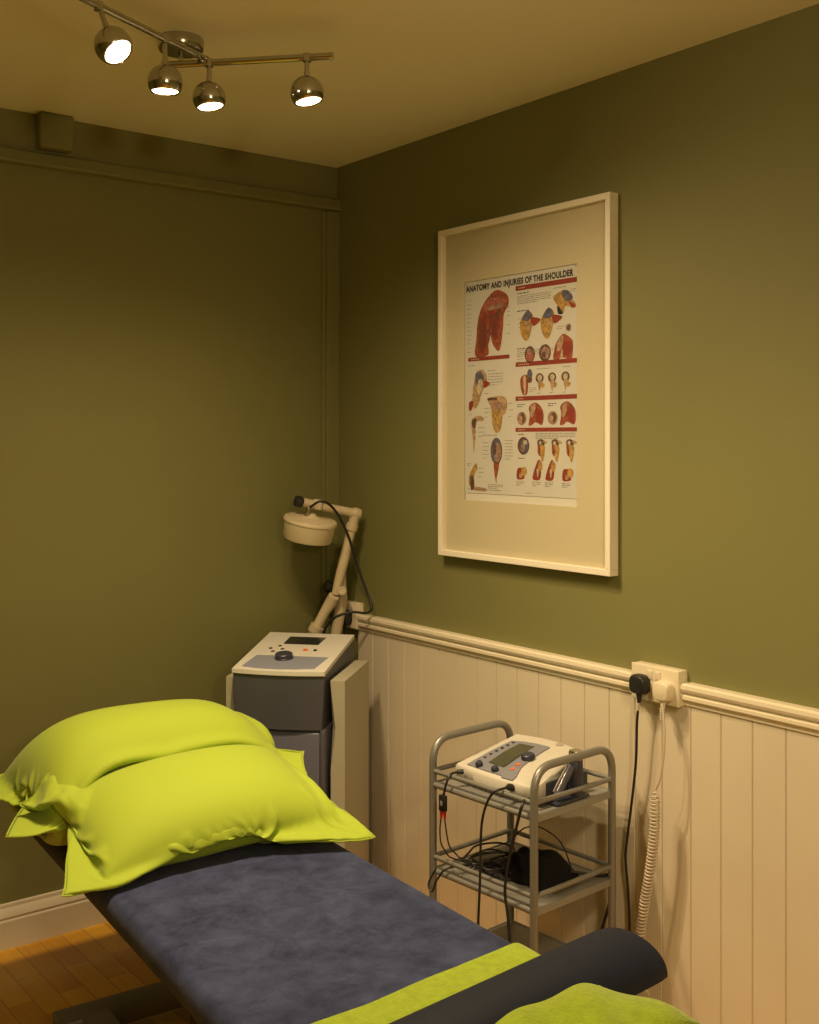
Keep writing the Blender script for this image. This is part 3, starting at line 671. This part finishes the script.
tangle('coiled_black_lead', 'loosely coiled black lead at the left of the middle trolley shelf', -.085, -.010, .068, .085, .030, 60, .0026, 6.2, [(-.02, -.125, .02), (-.045, -.158, -.01), (-.060, -.162, -.045), (-.075, -.162, -.030), (-.06, -.150, .01)])
tangle('coiled_flat_lead', 'tight bundle of black lead beside the pouch on the middle shelf', -.030, -.060, .050, .040, .026, 44, .0034, 4.3, [(.05, .0, .02)])
lp = in_trolley('looping_lead', 'thin black lead arching high over the middle trolley shelf', 'cable', (0, 0, SZ))
bm = B(); tube(bm, smooth_path([(-.07, .03, .010), (-.080, .05, .045), (-.05, .06, .084), (-.01, .07, .098), (.03, .068, .096), (.065, .07, .082), (.10, .06, .055), (.125, .04, .02), (.10, -.03, .008)], 8), .0018, 7); obj('lead', bm, M['black'], lp)
l3 = in_trolley('mains_lead', 'black mains lead leaving the middle trolley shelf behind the right post', 'cable', (0, 0, SZ))
bm = B(); tube(bm, smooth_path([(.10, .020, .030), (.125, .06, .022), (.150, .100, .012), (.158, .125, .006), (.160, .1565, -.004), (.150, .165, -.07), (.120, .168, -.16), (.085, .170, -.27), (.08, .175, -.352)], 8), .0040, 8); obj('lead', bm, M['black'], l3)

# ------------------------------------------------------------------ tall therapy machine in the corner
MO = Vector((-.480, -.402, 0)); MR = R(-48.55)
ma = empty('therapy_machine', MO, MR, 'tall slate grey therapy machine with sloping white control top and jointed arm', 'medical device')
mw, md = .142, .365; zf, zb = .774, .820
bm = B()     # upper console: sides lean in slightly and the front bows out
def con_ring(z_of, inset, bow, y_extra=0):
    P = [];
    for k in range(13):
        t = k / 12; P.append((-mw + inset + (2 * mw - 2 * inset) * t, -bow * (1 - (2 * t - 1) ** 2) + y_extra))
    P += [(mw - inset, md * .5), (mw - inset, md), (-mw + inset, md), (-mw + inset, md * .5)]
    return [bm.verts.new((x, y_, z_of(y_))) for x, y_ in P]
zs = lambda y_: zf - .012 + (zb - zf) * max(0, y_) / md
r1 = con_ring(zs, .002, .016); r2 = con_ring(lambda y_: .745, .003, .014, .001); r3 = con_ring(lambda y_: .600, .012, .012, .008)
for a_, b_ in ((r1, r2), (r2, r3)):
    k = len(a_)
    for i in range(k): bm.faces.new((a_[i], a_[(i + 1) % k], b_[(i + 1) % k], b_[i]))
bm.faces.new(r1); bm.faces.new(r3)
obj('console', bm, M['console'], ma, angle=35)
bm = B(); box(bm, (-mw + .006, .016, .07), (mw - .003, md - .01, .598), .008, 3); lc = obj('cabinet', bm, M['side'], ma)
bm = B(); box(bm, (-mw + .010, .006, .09), (mw - .018, .018, .592), .006, 3); obj('cabinet_door', bm, M['door'], ma)
bm = B(); box(bm, (mw - .017, .004, .09), (mw - .002, .06, .60), .005, 2); obj('edge_strip', bm, M['side'], ma)
bm = B(); box(bm, (-mw - .03, -.005, .03), (mw + .03, md - .01, .075), .01, 3); obj('plinth', bm, M['side'], ma)
for x in (-.12, .12):
    for y_ in (.03, .31):
        bm = B(); lathe(bm, [(0, -.009), (.026, -.009), (.029, -.005), (.029, .005), (.026, .009), (0, .009)], aim((x, y_, .029), (1, 0, 0)), 20); obj('caster', bm, M['black'], ma)
def top_pt(u, v, dz=0):
    bow = .016 * (1 - (2 * u - 1) ** 2) * (1 - v); x = -mw + 2 * mw * u; y_ = -.004 - bow + (md + .004 + bow) * v
    return Vector((x, y_, zf + (zb - zf) * v + dz))
bm = B(); n = 12; a_ = []; b_ = []
edge = [(i / n, 0) for i in range(n)] + [(1, 0), (1, .5), (1, 1), (0, 1), (0, .5)]
a_ = [bm.verts.new(top_pt(u, v, -.012)) for u, v in edge]; b_ = [bm.verts.new(top_pt(u, v, 0)) for u, v in edge]
for i in range(len(edge)): bm.faces.new((a_[i], a_[(i + 1) % len(edge)], b_[(i + 1) % len(edge)], b_[i]))
bm.faces.new(b_); bm.faces.new(a_[::-1]); tpn = obj('control_top', bm, M['topwhite'], ma, smooth=False); tag(tpn, 'off-white sloping control top')
def pad(name, uvs, m, h, parent=tpn):
    bm = B(); a_ = [bm.verts.new(top_pt(u, v, -.003)) for u, v in uvs]; b_ = [bm.verts.new(top_pt(u, v, h)) for u, v in uvs]; k = len(uvs)
    for i in range(k): bm.faces.new((a_[i], a_[(i + 1) % k], b_[(i + 1) % k], b_[i]))
    bm.faces.new(b_); bm.faces.new(a_[::-1]); return obj(name, bm, m, parent, smooth=False)
pad('lower_strip', [(.08, .07), (.25, .055), (.45, .05), (.65, .055), (.87, .07), (.92, .36), (.12, .36)], M['strip'], .0010)
pad('display', [(.29, .68), (.69, .68), (.71, .88), (.29, .88)], M['lcddark'], .0015)
nrm = Vector((0, -(zb - zf) / md, 1)).normalized()
for u, v in ((.195, .55), (.275, .62), (.255, .47), (.335, .54)):
    bm = B(); lathe(bm, [(0, 0), (.0062, 0), (.0058, .0016), (0, .002)], aim(top_pt(u, v), nrm), 16); obj('button', bm, M['black'], tpn)
bm = B(); lathe(bm, [(0, 0), (.008, 0), (.0075, .003), (0, .0035)], aim(top_pt(.60, .53), nrm), 18); obj('orange_button', bm, M['orange'], tpn)
bm = B(); lathe(bm, [(0, 0), (.006, 0), (.0055, .003), (0, .0035)], aim(top_pt(.71, .53), nrm), 18); obj('button', bm, M['black'], tpn)
bm = B(); lathe(bm, [(0, 0), (.029, 0), (.029, .003), (.0268, .005), (.0268, .014), (.0245, .0165), (0, .017)], aim(top_pt(.45, .31), nrm), 40); obj('dial', bm, M['darkplastic'], tpn)
bm = B(); lathe(bm, [(.036, 0), (.037, .0008), (.038, 0)], aim(top_pt(.45, .31), nrm), 40); obj('dial_ring', bm, M['strip'], tpn)
# side panels
for sx_ in (-1, 1):
    bm = B(); xa = sx_ * (mw + .008); xb = sx_ * (mw + (.052 if sx_ > 0 else .030))
    prof = [(xa, .030), (xb, .030), (xb, .345), (xa, .345)]
    # the inner front edge is cut back lower down
    def sec(z, cut): return [bm.verts.new((xa + sx_ * cut, .030, z)), bm.verts.new((xb, .030, z)), bm.verts.new((xb, .345, z)), bm.verts.new((xa, .345, z)), bm.verts.new((xa, .030 + cut * 2, z))]
    rows = [sec(.05, .002), sec(.48, .002), sec(.60, .016), sec(.742, .0)]
    for p_, q_ in zip(rows, rows[1:]):
        for i in range(5): bm.faces.new((p_[i], p_[(i + 1) % 5], q_[(i + 1) % 5], q_[i]))
    bm.faces.new(rows[0]); bm.faces.new(rows[-1])
    bmesh.ops.remove_doubles(bm, verts=bm.verts[:], dist=1e-5)
    obj('side_panel', bm, M['wing'], ma, smooth=False)
    bm = B(); box(bm, (min(xa, xb) * 1 if sx_ > 0 else -mw - .03, .12, .30), (mw + .03 if sx_ > 0 else max(xa, xb), .26, .36)) ; obj('bracket', bm, M['side'], ma, smooth=False)
# jointed applicator arm
def ml(px, py, Y): return local_of(ma, wp(px, py, Y))
YA = 3.74
base = Vector((.02, .375, .80))
p_base = ml(306, 650, YA); p_col = ml(316, 629, YA); p_j1 = ml(334, 596, YA - .01)
bm = B(); tube(bm, [Vector((p_base.x - .006, p_base.y, .62)), p_base, p_col], .0185, 18); tube(bm, [p_col, ml(324, 613, YA), ml(331, 602, YA), p_j1], [.017, .0165, .0205, .0185], 18)
arm1 = obj('lower_arm', bm, M['arm'], ma)
pq_ = ml(334, 648, YA + .04); bm = B(); box(bm, (min(p_base.x, pq_.x) - .03, md - .012, .64), (max(p_base.x, pq_.x) + .028, max(p_base.y, pq_.y) + .022, .762), .006); obj('arm_mount', bm, M['side'], ma)
d = (p_j1 - p_col).normalized(); bm = B(); tube(bm, [p_col - d * .012, p_col + d * .012], .0245, 20); obj('collar', bm, M['arm'], arm1)
bm = B(); tube(bm, [ml(334, 648, YA + .04), ml(337, 628, YA + .04), ml(342, 600, YA + .03), ml(341, 585, YA + .02), ml(341, 570, YA + .01)], [.0185, .0185, .0195, .0185, .017], 18); arm2 = obj('support_arm', bm, M['arm'], ma)
bm = B(); k = ml(342, 591, YA - .01); v = (local_of(ma, CAM) - k).normalized(); lathe(bm, [(0, .0), (.0145, 0), (.0145, .010), (.011, .012), (.0105, .009), (0, .009)], aim(k - v * -.008, v), 24); obj('joint_ring', bm, M['arm'], arm2)
bm = B(); k = ml(330, 587, YA + .03); d = (ml(322, 584, YA + .02) - k).normalized(); lathe(bm, [(0, -.01), (.012, -.01), (.021, 0), (.021, .014), (.017, .018), (0, .018)], aim(k, d), 24); obj('locking_knob', bm, M['black'], ma)
e1 = ml(341, 572, YA); e2 = ml(350, 535, YA); el_ = ml(357, 514, YA + .0)
bm = B(); tube(bm, [e1 + (e1 - e2) * .6, e1, ml(345, 556, YA), ml(348, 543, YA), e2, ml(354, 522, YA)], [.014, .0165, .0175, .0145, .016, .0155], 18); arm3 = obj('upper_arm', bm, M['arm'], ma)
d = (el_ - e2).normalized(); bm = B(); k = ml(352, 527, YA); tube(bm, [k - d * .011, k + d * .011], .021, 18); obj('collar', bm, M['arm'], arm3)
bt = ml(303, 502.5, YA - .06); kk = ml(355.5, 513.5, YA)
bm = B(); lathe(bm, [(0, -.016), (.012, -.018), (.019, -.008), (.0205, .004), (.017, .016), (0, .020)], aim(kk, (kk - bt)), 20); obj('elbow_joint', bm, M['arm'], ma)
bm = B(); tube(bm, [kk, kk.lerp(ml(352, 527, YA), .5), ml(352, 527, YA)], [.0185, .0165, .0165], 18); obj('elbow_link', bm, M['arm'], ma)
bm = B(); d = (kk - bt); tube(bm, [bt, bt + d * .30, bt + d * .34, bt + d * .88, kk], [.0155, .0155, .0140, .0150, .018], 18); bo = obj('boom', bm, M['arm'], ma)
d.normalize(); bm = B(); lathe(bm, [(0, -.028), (.015, -.028), (.0185, -.024), (.0185, -.006), (.013, .0), (0, .0)], aim(bt, d), 22); obj('locking_knob', bm, M['black'], bo)
bm = B(); k = bt + d * .052; box(bm, Vector((-.018, -.017, -.014)), Vector((.018, .017, .020)), .006, 3, mx=Matrix.Translation(k) @ Matrix.Rotation(R(10), 4, 'Y')); obj('clamp', bm, M['arm'], bo)
# drum applicator
dc = ml(309, 529, YA - .07); ax = (Vector((0, 0, 1)) + Vector((.19, -.10, 0))).normalized()
bm = B(); lathe(bm, [(0, .052), (.014, .052), (.018, .046), (.034, .040), (.070, .036), (.0855, .034), (.088, .030), (.088, .024), (.0845, .021), (.080, -.030), (.077, -.035), (0, -.036)], aim(dc, ax), 56); dr = obj('drum', bm, M['drum'], ma)
bm = B(); lathe(bm, [(0, .075), (.0075, .075), (.009, .069), (.009, .058), (.012, .055), (.012, .045), (0, .045)], aim(dc + Vector((-.010, -.01, 0)), ax), 20); obj('cable_socket', bm, M['brass'], dr)
bm = B(); st = dc + Vector((-.010, -.01, 0)) + ax * .070
tube(bm, smooth_path([st, ml(312, 506, YA - .09), ml(320, 501.5, YA - .10), ml(330, 505, YA - .08), ml(340, 518, YA - .05), ml(349, 538, YA - .02), ml(356, 562, YA), ml(366, 590, YA - .01), ml(371.5, 606, YA - .03), ml(367, 613, YA - .05), ml(352, 612, YA - .06), ml(338, 616, YA - .06), ml(330, 622, YA - .04), ml(324, 632, YA - .0), ml(321, 655, YA + .0)], 8), .0042, 10); obj('cable', bm, M['black'], ma)

# ------------------------------------------------------------------ treatment couch
CO = Vector((-.998, -1.28, 0)); CR = R(-3.8); CT = .501; CW = .298; CL = .95
co = empty('treatment_couch', CO, CR, 'long treatment couch with a fitted mottled navy cover', 'couch')
def rounded_plan(w_, l_, r_, n_=8):
    P = []
    for cx_, cy_, a0 in ((w_ - r_, l_ - r_, 0), (-w_ + r_, l_ - r_, 90), (-w_ + r_, -l_ + r_, 180), (w_ - r_, -l_ + r_, 270)):
        for k in range(n_ + 1): an = R(a0 + 90 * k / n_); P.append((cx_ + r_ * math.cos(an), cy_ + r_ * math.sin(an)))
    def tp_(x, y_):
        t = min(1, max(0, (y_ - .25) / .65)); t = t * t * (3 - 2 * t); return (x * (1 - .10 * t), y_)
    return [tp_(*p) for p in P]
# padded top as a heightfield with rounded edges
bm = B(); nx, ny = 60, 150
def couch_top(x, y_):
    dx = CW - abs(x); dy = CL - abs(y_); r_ = .022
    z = CT
    return z - .003 * (1 + math.cos(math.pi * min(1, max(dx, 0) / .12))) * .5
secs = []
def plan(inset, r_): return rounded_plan(CW - inset, CL - inset, r_)
rows = [(.0, .445, .05), (-.004, .452, .054), (-.006, .468, .056), (-.004, .482, .054), (.002, .492, .048), (.010, .4985, .042), (.020, .5010, .035), (.06, .5018, .03), (.15, .5022, .02)]
rings = [[bm.verts.new((x, y_, z)) for x, y_ in plan(i_, r_)] for i_, z, r_ in rows]
inner = [[bm.verts.new((x, y_, .444)) for x, y_ in plan(.012, .045)]]
for p_, q_ in zip(inner + rings, rings):
    k = len(p_)
    for i in range(k): bm.faces.new((p_[i], p_[(i + 1) % k], q_[(i + 1) % k], q_[i]))
bm.faces.new(rings[-1]); bm.faces.new(inner[0][::-1])
cv = obj('padded_top', bm, M['navy'], co, angle=60); tag(cv, 'mottled navy velour cover')
bm = B(); box(bm, (-.24, -.90, .41), (.24, .90, .444), .004); obj('top_frame', bm, M['basegrey'], co)
for y_ in (-.45, .38):
    bm = B(); box(bm, (-.03, y_ - .035, .075), (.03, y_ + .035, .41), .006); obj('lift_column', bm, M['basegrey'], co)
bm = B(); box(bm, (-.22, -.70, .03), (-.15, .62, .075), .006); box(bm, (.15, -.70, .03), (.22, .62, .075), .006); box(bm, (-.22, -.50, .03), (.22, -.40, .0745), .006); box(bm, (-.27, .60, .03), (.27, .68, .0745), .006)
obj('base_frame', bm, M['basegrey'], co)
for x in (-.185, .185):
    for y_ in (-.66, .64):
        bm = B(); lathe(bm, [(0, 0), (.024, 0), (.026, .004), (.020, .012), (.009, .016), (.009, .032), (0, .032)], Matrix.Translation((x, y_, 0)), 20); obj('foot', bm, M['black'], co)

# ------------------------------------------------------------------ pillows: two sewn sheets, stuffed and dropped
def c2w(): return Matrix.Translation(CO) @ Matrix.Rotation(CR, 4, 'Z')
def simulate(NX, NY, Wd, Hd, center, rot, tilt, body, floor_fn, z0, case_off=(0, 0), steps=110, iters=14, seed=0, slack=.05, pu=3.2, roll=0.0):
    """pillowcase: two sewn sheets settling by gravity round a soft stuffed body = (half width, half depth, height up, height down)"""
    rng = np.random.RandomState(seed)
    xs = np.linspace(-.5, .5, NX) * Wd; ys = np.linspace(-.5, .5, NY) * Hd
    X, Y_ = np.meshgrid(xs, ys, indexing='ij')
    top = np.arange(NX * NY).reshape(NX, NY); bot = top.copy(); cnt = NX * NY
    for i in range(1, NX - 1):
        for j in range(1, NY - 1): bot[i, j] = cnt; cnt += 1
    rest = np.zeros((cnt, 3)); rest[top.ravel(), 0] = X.ravel(); rest[top.ravel(), 1] = Y_.ravel(); rest[bot.ravel(), 0] = X.ravel(); rest[bot.ravel(), 1] = Y_.ravel()
    hw, hd, hu, hdn = body
    def prof(x, y_):
        u = np.minimum(1, np.abs(x) / hw); v = np.minimum(1, np.abs(y_) / hd)
        return ((1 - u ** pu) * (1 - v ** 2.6)) ** .55 * (1 + .03 * np.sin(9 * x + 4 * y_ + seed))
    pos = rest.copy(); pos[:, 0] += case_off[0]; pos[:, 1] += case_off[1]
    pos[:, :2] *= .93
    istop = np.zeros(cnt, bool); istop[top[1:-1, 1:-1].ravel()] = True
    isbot = np.zeros(cnt, bool); isbot[bot[1:-1, 1:-1].ravel()] = True
    pos[istop, 2] = hu * prof(pos[istop, 0], pos[istop, 1]) + .012; pos[isbot, 2] = -hdn * prof(pos[isbot, 0], pos[isbot, 1]) - .004
    # low-frequency looseness in the cloth starts the folds
    kx = rng.randn(14, 2) * 26; ph_ = rng.rand(14) * 6.28
    wv = sum(np.sin(rest[:, 0] * k_[0] + rest[:, 1] * k_[1] + p_ + istop * 2.) for k_, p_ in zip(kx, ph_)) / 14
    pos[:, 2] += wv * .008 + rng.randn(cnt) * .0008
    cr_, sr_ = math.cos(rot), math.sin(rot); ct_, st_ = math.cos(tilt), math.sin(tilt)
    Rm = np.array([[cr_, -sr_, 0], [sr_, cr_, 0], [0, 0, 1]]) @ np.array([[1, 0, 0], [0, ct_, -st_], [0, st_, ct_]]) @ np.array([[math.cos(roll), 0, math.sin(roll)], [0, 1, 0], [-math.sin(roll), 0, math.cos(roll)]])
    cen = np.array([center[0], center[1], z0]); pos = pos @ Rm.T + cen
    E_ = []; K = []
    for g_ in (top, bot):
        for a_, b_, k_ in ((g_[:-1, :], g_[1:, :], 1.0), (g_[:, :-1], g_[:, 1:], 1.0), (g_[:-1, :-1], g_[1:, 1:], .5), (g_[1:, :-1], g_[:-1, 1:], .5), (g_[:-2, :], g_[2:, :], .10), (g_[:, :-2], g_[:, 2:], .10), (g_[:-4, :], g_[4:, :], .05), (g_[:, :-4], g_[:, 4:], .05)):
            E_.append(np.stack([a_.ravel(), b_.ravel()], 1)); K.append(np.full(a_.size, k_))
    # the sewn hem is stiffer than the cloth, except at the open left end
    for ln in (top[:, 0], top[:, -1], top[-1, :]):
        for st in (2, 4, 8, 14):
            E_.append(np.stack([ln[:-st], ln[st:]], 1)); K.append(np.full(len(ln) - st, .8))
    E_ = np.concatenate(E_); K = np.concatenate(K); L0 = np.linalg.norm(rest[E_[:, 0]] - rest[E_[:, 1]], axis=1)
    L0 *= 1 + slack * np.clip(.4 + wv[E_[:, 0]] * 2.2, 0, 1)
    wsum = np.bincount(E_[:, 0], K, cnt) + np.bincount(E_[:, 1], K, cnt)
    pt = top[1:-1, 1:-1].ravel(); pb = bot[1:-1, 1:-1].ravel()
    vel = np.zeros_like(pos); dt = 1 / 60.
    for s_ in range(steps):
        vel += dt * np.array([0, 0, -1.6]); vel *= .88
        sp = np.linalg.norm(vel, axis=1, keepdims=True); vel *= np.minimum(1, 1.0 / np.maximum(sp, 1e-9))
        old = pos.copy(); pos = pos + vel * dt; touch = np.zeros(cnt, bool)
        for it in range(iters):
            d_ = pos[E_[:, 1]] - pos[E_[:, 0]]; l_ = np.linalg.norm(d_, axis=1); c_ = (K * (l_ - L0) / np.maximum(l_, 1e-9) * .5)[:, None] * d_
            D_ = np.zeros_like(pos)
            for k in range(3): D_[:, k] = np.bincount(E_[:, 0], c_[:, k], cnt) - np.bincount(E_[:, 1], c_[:, k], cnt)
            pos += D_ / wsum[:, None] * 1.9
            if it % 3 == 2:
                q_ = (pos - cen) @ Rm; pr_ = prof(q_[:, 0], q_[:, 1]); ins_ = pr_ > .02
                m1 = istop & ins_ & (q_[:, 2] < hu * pr_ + .002); q_[m1, 2] = hu * pr_[m1] + .002
                m2 = isbot & ins_ & (q_[:, 2] > -hdn * pr_ - .002); q_[m2, 2] = -hdn * pr_[m2] - .002
                touch |= m1 | m2; q_[~ins_, 2] *= .965
                g_ = q_[pt, 2] - q_[pb, 2]; lo_ = g_ < .004; c2 = (.004 - g_[lo_]) / 2; q_[pt[lo_], 2] += c2; q_[pb[lo_], 2] -= c2
                pos = q_ @ Rm.T + cen
                fz = floor_fn(pos[:, 0], pos[:, 1]); low = pos[:, 2] < fz; pos[low, 2] = fz[low]; pos[low, :2] = .75 * old[low, :2] + .25 * pos[low, :2]; touch |= low
                mb = m1 | m2; pos[mb, :2] = .25 * old[mb, :2] + .75 * pos[mb, :2]
        m_ = pos[:, :2].mean(0) - np.array([center[0] + case_off[0], center[1] + case_off[1]]); pos[:, :2] -= m_
        vel = (pos - old) / dt; vel[touch] *= .5
    return pos, top, bot
def couch_floor(x, y_):
    on = (np.abs(x) < CW + .0) & (y_ < CL - .0)
    return np.where(on, CT + .004, -1.)
def pillow(name, pos, top, bot, label):
    NX, NY = top.shape; F_ = []
    for i in range(NX - 1):
        for j in range(NY - 1):
            F_.append((top[i, j], top[i + 1, j], top[i + 1, j + 1], top[i, j + 1])); F_.append((bot[i, j], bot[i, j + 1], bot[i + 1, j + 1], bot[i + 1, j]))
    o = empty(name, CO, CR, label, 'pillow')
    c_ = obj('pillowcase', (pos.tolist(), [tuple(int(q) for q in f) for f in F_]), M['lime'], o, angle=180)
    s = c_.modifiers.new('smooth', 'SUBSURF'); s.levels = 1; s.render_levels = 1
    # sewn hem running round the edge
    ring_ = [top[i, 0] for i in range(NX)] + [top[NX - 1, j] for j in range(1, NY)] + [top[i, NY - 1] for i in range(NX - 2, -1, -1)] + [top[0, j] for j in range(NY - 2, 0, -1)]
    bm = B(); tube(bm, [Vector(pos[k]) for k in ring_], .0022, 6, closed=True); obj('seam', bm, M['lime'], o)
    return o
def height_of(pos, x_rng=(-.6, .6), y_rng=(0., 1.4), n_=150):
    Hh = np.full((n_, n_), -1.0)
    ix = ((pos[:, 0] - x_rng[0]) / (x_rng[1] - x_rng[0]) * n_).astype(int).clip(0, n_ - 1); iy = ((pos[:, 1] - y_rng[0]) / (y_rng[1] - y_rng[0]) * n_).astype(int).clip(0, n_ - 1)
    np.maximum.at(Hh, (ix, iy), pos[:, 2])
    for _ in range(3):
        Pd = np.pad(Hh, 1, constant_values=-1.); Hh2 = np.max([Pd[a_:a_ + n_, b_:b_ + n_] for a_ in range(3) for b_ in range(3)], axis=0); Hh = np.where(Hh < 0, Hh2, Hh)
    return lambda x, y_: Hh[((x - x_rng[0]) / (x_rng[1] - x_rng[0]) * n_).astype(int).clip(0, n_ - 1), ((y_ - y_rng[0]) / (y_rng[1] - y_rng[0]) * n_).astype(int).clip(0, n_ - 1)]
posA, tA, bA = simulate(88, 56, .82, .47, (-.004, .750), R(4), R(3), (.315, .190, .180, .065), couch_floor, CT + .074, (-.02, 0), seed=2, pu=4.2)
pillow('pillow', posA, tA, bA, 'plump lime green pillow at the head of the couch, partly hidden behind the other pillow')
hA = height_of(posA)
flB = lambda x, y_: np.maximum(couch_floor(x, y_), np.minimum(hA(x, y_) + .004, CT + np.maximum(0, (y_ - .50)) * 1.1))
posB, tB, bB = simulate(98, 56, .740, .445, (.006, .458), R(0), R(12), (.282, .185, .100, .055), flB, CT + .076, (-.004, -.0), seed=5, pu=2.3, roll=R(-2.5))
pillow('pillow', posB, tB, bB, 'lime green pillow in front on the navy cover, its pointed corner over the couch edge')

# ------------------------------------------------------------------ towels and bolster on the couch
def drape(name, label, edge_far, edge_near, x0, x1, nu, nv, lift, wob, extra=None):
    """cloth lying across the couch and hanging over its long sides; x is arc length across"""
    rr = .03; top = CW - .022
    top0 = top
    def fold(s, y_):
        sg = 1 if s >= 0 else -1; a_ = abs(s); k_ = min(1, max(0, (-.66 - y_) / .16)); top = top0 + (.045 * k_ * k_ * (3 - 2 * k_) if s > 0 else 0)
        if a_ <= top: return s, CT + .0018 + lift
        t = (a_ - top) / rr
        if t < math.pi / 2: return sg * (top + (rr + lift) * math.sin(t)), CT + .0018 - rr + (rr + lift) * math.cos(t)
        return sg * (top + rr + lift + .004 * math.sin(9 * y_ + 3)), CT + .0018 - rr - (a_ - top - rr * math.pi / 2)
    V_ = []; F_ = []
    for i in range(nu + 1):
        s = x0 + (x1 - x0) * i / nu
        for j in range(nv + 1):
            v = j / nv; y_ = edge_far(s) * (1 - v) + edge_near(s) * v
            x, z = fold(s, y_); b_ = wob(s, y_) if wob else 0
            V_.append(Vector((x, y_, z + max(0, b_)) if abs(s) <= top + rr * .8 else (x + (1 if s > 0 else -1) * max(0, b_), y_, z)))
    for i in range(nu):
        for j in range(nv):
            a_ = i * (nv + 1) + j; F_.append((a_, a_ + nv + 1, a_ + nv + 2, a_ + 1))
    o = obj(name, (V_, F_), M['terry'], None, angle=180); o.location = CO; o.rotation_euler = (0, 0, CR)
    md_ = o.modifiers.new('thick', 'SOLIDIFY'); md_.thickness = .006; md_.offset = 1
    sb_ = o.modifiers.new('smooth', 'SUBSURF'); sb_.levels = 1; sb_.render_levels = 1
    return tag(o, label, 'towel')
wob = lambda s, y_: .0022 * math.sin(14 * s + 6 * y_) + .0014 * math.sin(31 * y_ + 9 * s)
drape('towel', 'lime green towel spread flat across the couch beneath the charcoal bolster',
      lambda s: -.446 + (s + .197) * .099 + .003 * math.sin(20 * s) - max(0, s - .31) * .9, lambda s: -.945, -.36, .52, 70, 44, 0, wob)
# bolster
q = Matrix.Translation(CO) @ Matrix.Rotation(CR, 4, 'Z')
BR = R(3.6); bh, bw = .055, .085
be = Vector((-.646, -1.896, CT + .0125)); bx = Vector((math.cos(BR), math.sin(BR), 0)); BLN = .72
bo_c = be - bx * BLN / 2
bo = empty('bolster', (bo_c.x, bo_c.y, bo_c.z), BR, 'charcoal half-round vinyl bolster lying across the lime towel', 'bolster')
bm = B(); rows = []; NS = 28
for ix in range(0, 33):
    x = -BLN / 2 + BLN * ix / 32; e_ = min(1, (BLN / 2 - abs(x)) / .004 + .96)
    P = []
    for k in range(NS + 1):
        an = math.pi * k / NS; P.append(bm.verts.new((x, bw * math.cos(an) * e_, max(0, bh * math.sin(an) ** .85 * e_))))
    rows.append(P)
for a_, b_ in zip(rows, rows[1:]):
    for k in range(NS): bm.faces.new((a_[k], a_[k + 1], b_[k + 1], b_[k]))
    bm.faces.new((a_[NS], a_[0], b_[0], b_[NS]))
bm.faces.new(rows[0]); bm.faces.new(rows[-1][::-1])
obj('roll', bm, M['vinyl'], bo, angle=50)
# folded towel in front of the bolster
def folded(name, label, cx, cy, rz, w_, l_, h_, layers):
    o = empty(name, (cx, cy, CT + .010), rz, label, 'towel')
    bm = B(); nx_, ny_ = 40, 24
    for L_ in range(layers):
        z0 = h_ * L_ / layers; th = h_ / layers * .97; ins = .004 * (L_ % 2)
        def zz(u, v, t): 
            sag = (1 - abs(u) ** 6) * (1 - abs(v) ** 6)
            return z0 + t * th * (.35 + .65 * sag) + (.008 * math.sin(3.1 * u + 2 * v) + .005 * math.sin(7 * u - 3 * v)) * (L_ + t) / layers * .8 - (.02 * max(0, abs(u) - .6) * (L_ + t) / layers)
        tp_ = [[bm.verts.new((u * (w_ / 2 - ins), v * (l_ / 2 - ins), zz(u, v, 1))) for v in np.linspace(-1, 1, ny_)] for u in np.linspace(-1, 1, nx_)]
        bt_ = [[bm.verts.new((u * (w_ / 2 - ins), v * (l_ / 2 - ins), max(.0, zz(u, v, 0)))) for v in np.linspace(-1, 1, ny_)] for u in np.linspace(-1, 1, nx_)]
        for i in range(nx_ - 1):
            for j in range(ny_ - 1): bm.faces.new((tp_[i][j], tp_[i + 1][j], tp_[i + 1][j + 1], tp_[i][j + 1])); bm.faces.new((bt_[i][j], bt_[i][j + 1], bt_[i + 1][j + 1], bt_[i + 1][j]))
        for i in range(nx_ - 1):
            bm.faces.new((tp_[i][0], bt_[i][0], bt_[i + 1][0], tp_[i + 1][0])); bm.faces.new((tp_[i][-1], tp_[i + 1][-1], bt_[i + 1][-1], bt_[i][-1]))
        for j in range(ny_ - 1):
            bm.faces.new((tp_[0][j], tp_[0][j + 1], bt_[0][j + 1], bt_[0][j])); bm.faces.new((tp_[-1][j], bt_[-1][j], bt_[-1][j + 1], tp_[-1][j + 1]))
    obj('folds', bm, M['terry'], o, angle=70); return o
fc = q @ Vector((.052, -.824, 0))
folded('towel', 'lime green towel folded into a pad in front of the charcoal bolster', fc.x, fc.y, R(4), .34, .19, .092, 3)
# repeats that belong together
GROUPS = {'pillow': 'lime pillows on the couch', 'towel': 'lime towels on the couch', 'socket': 'wall sockets on the dado rail', 'power lead': 'mains leads plugged into the wall', 'cable': 'black leads on the trolley'}
for o in C.objects:
    if o.parent is None and o.get('category') in GROUPS: o['group'] = GROUPS[o['category']]
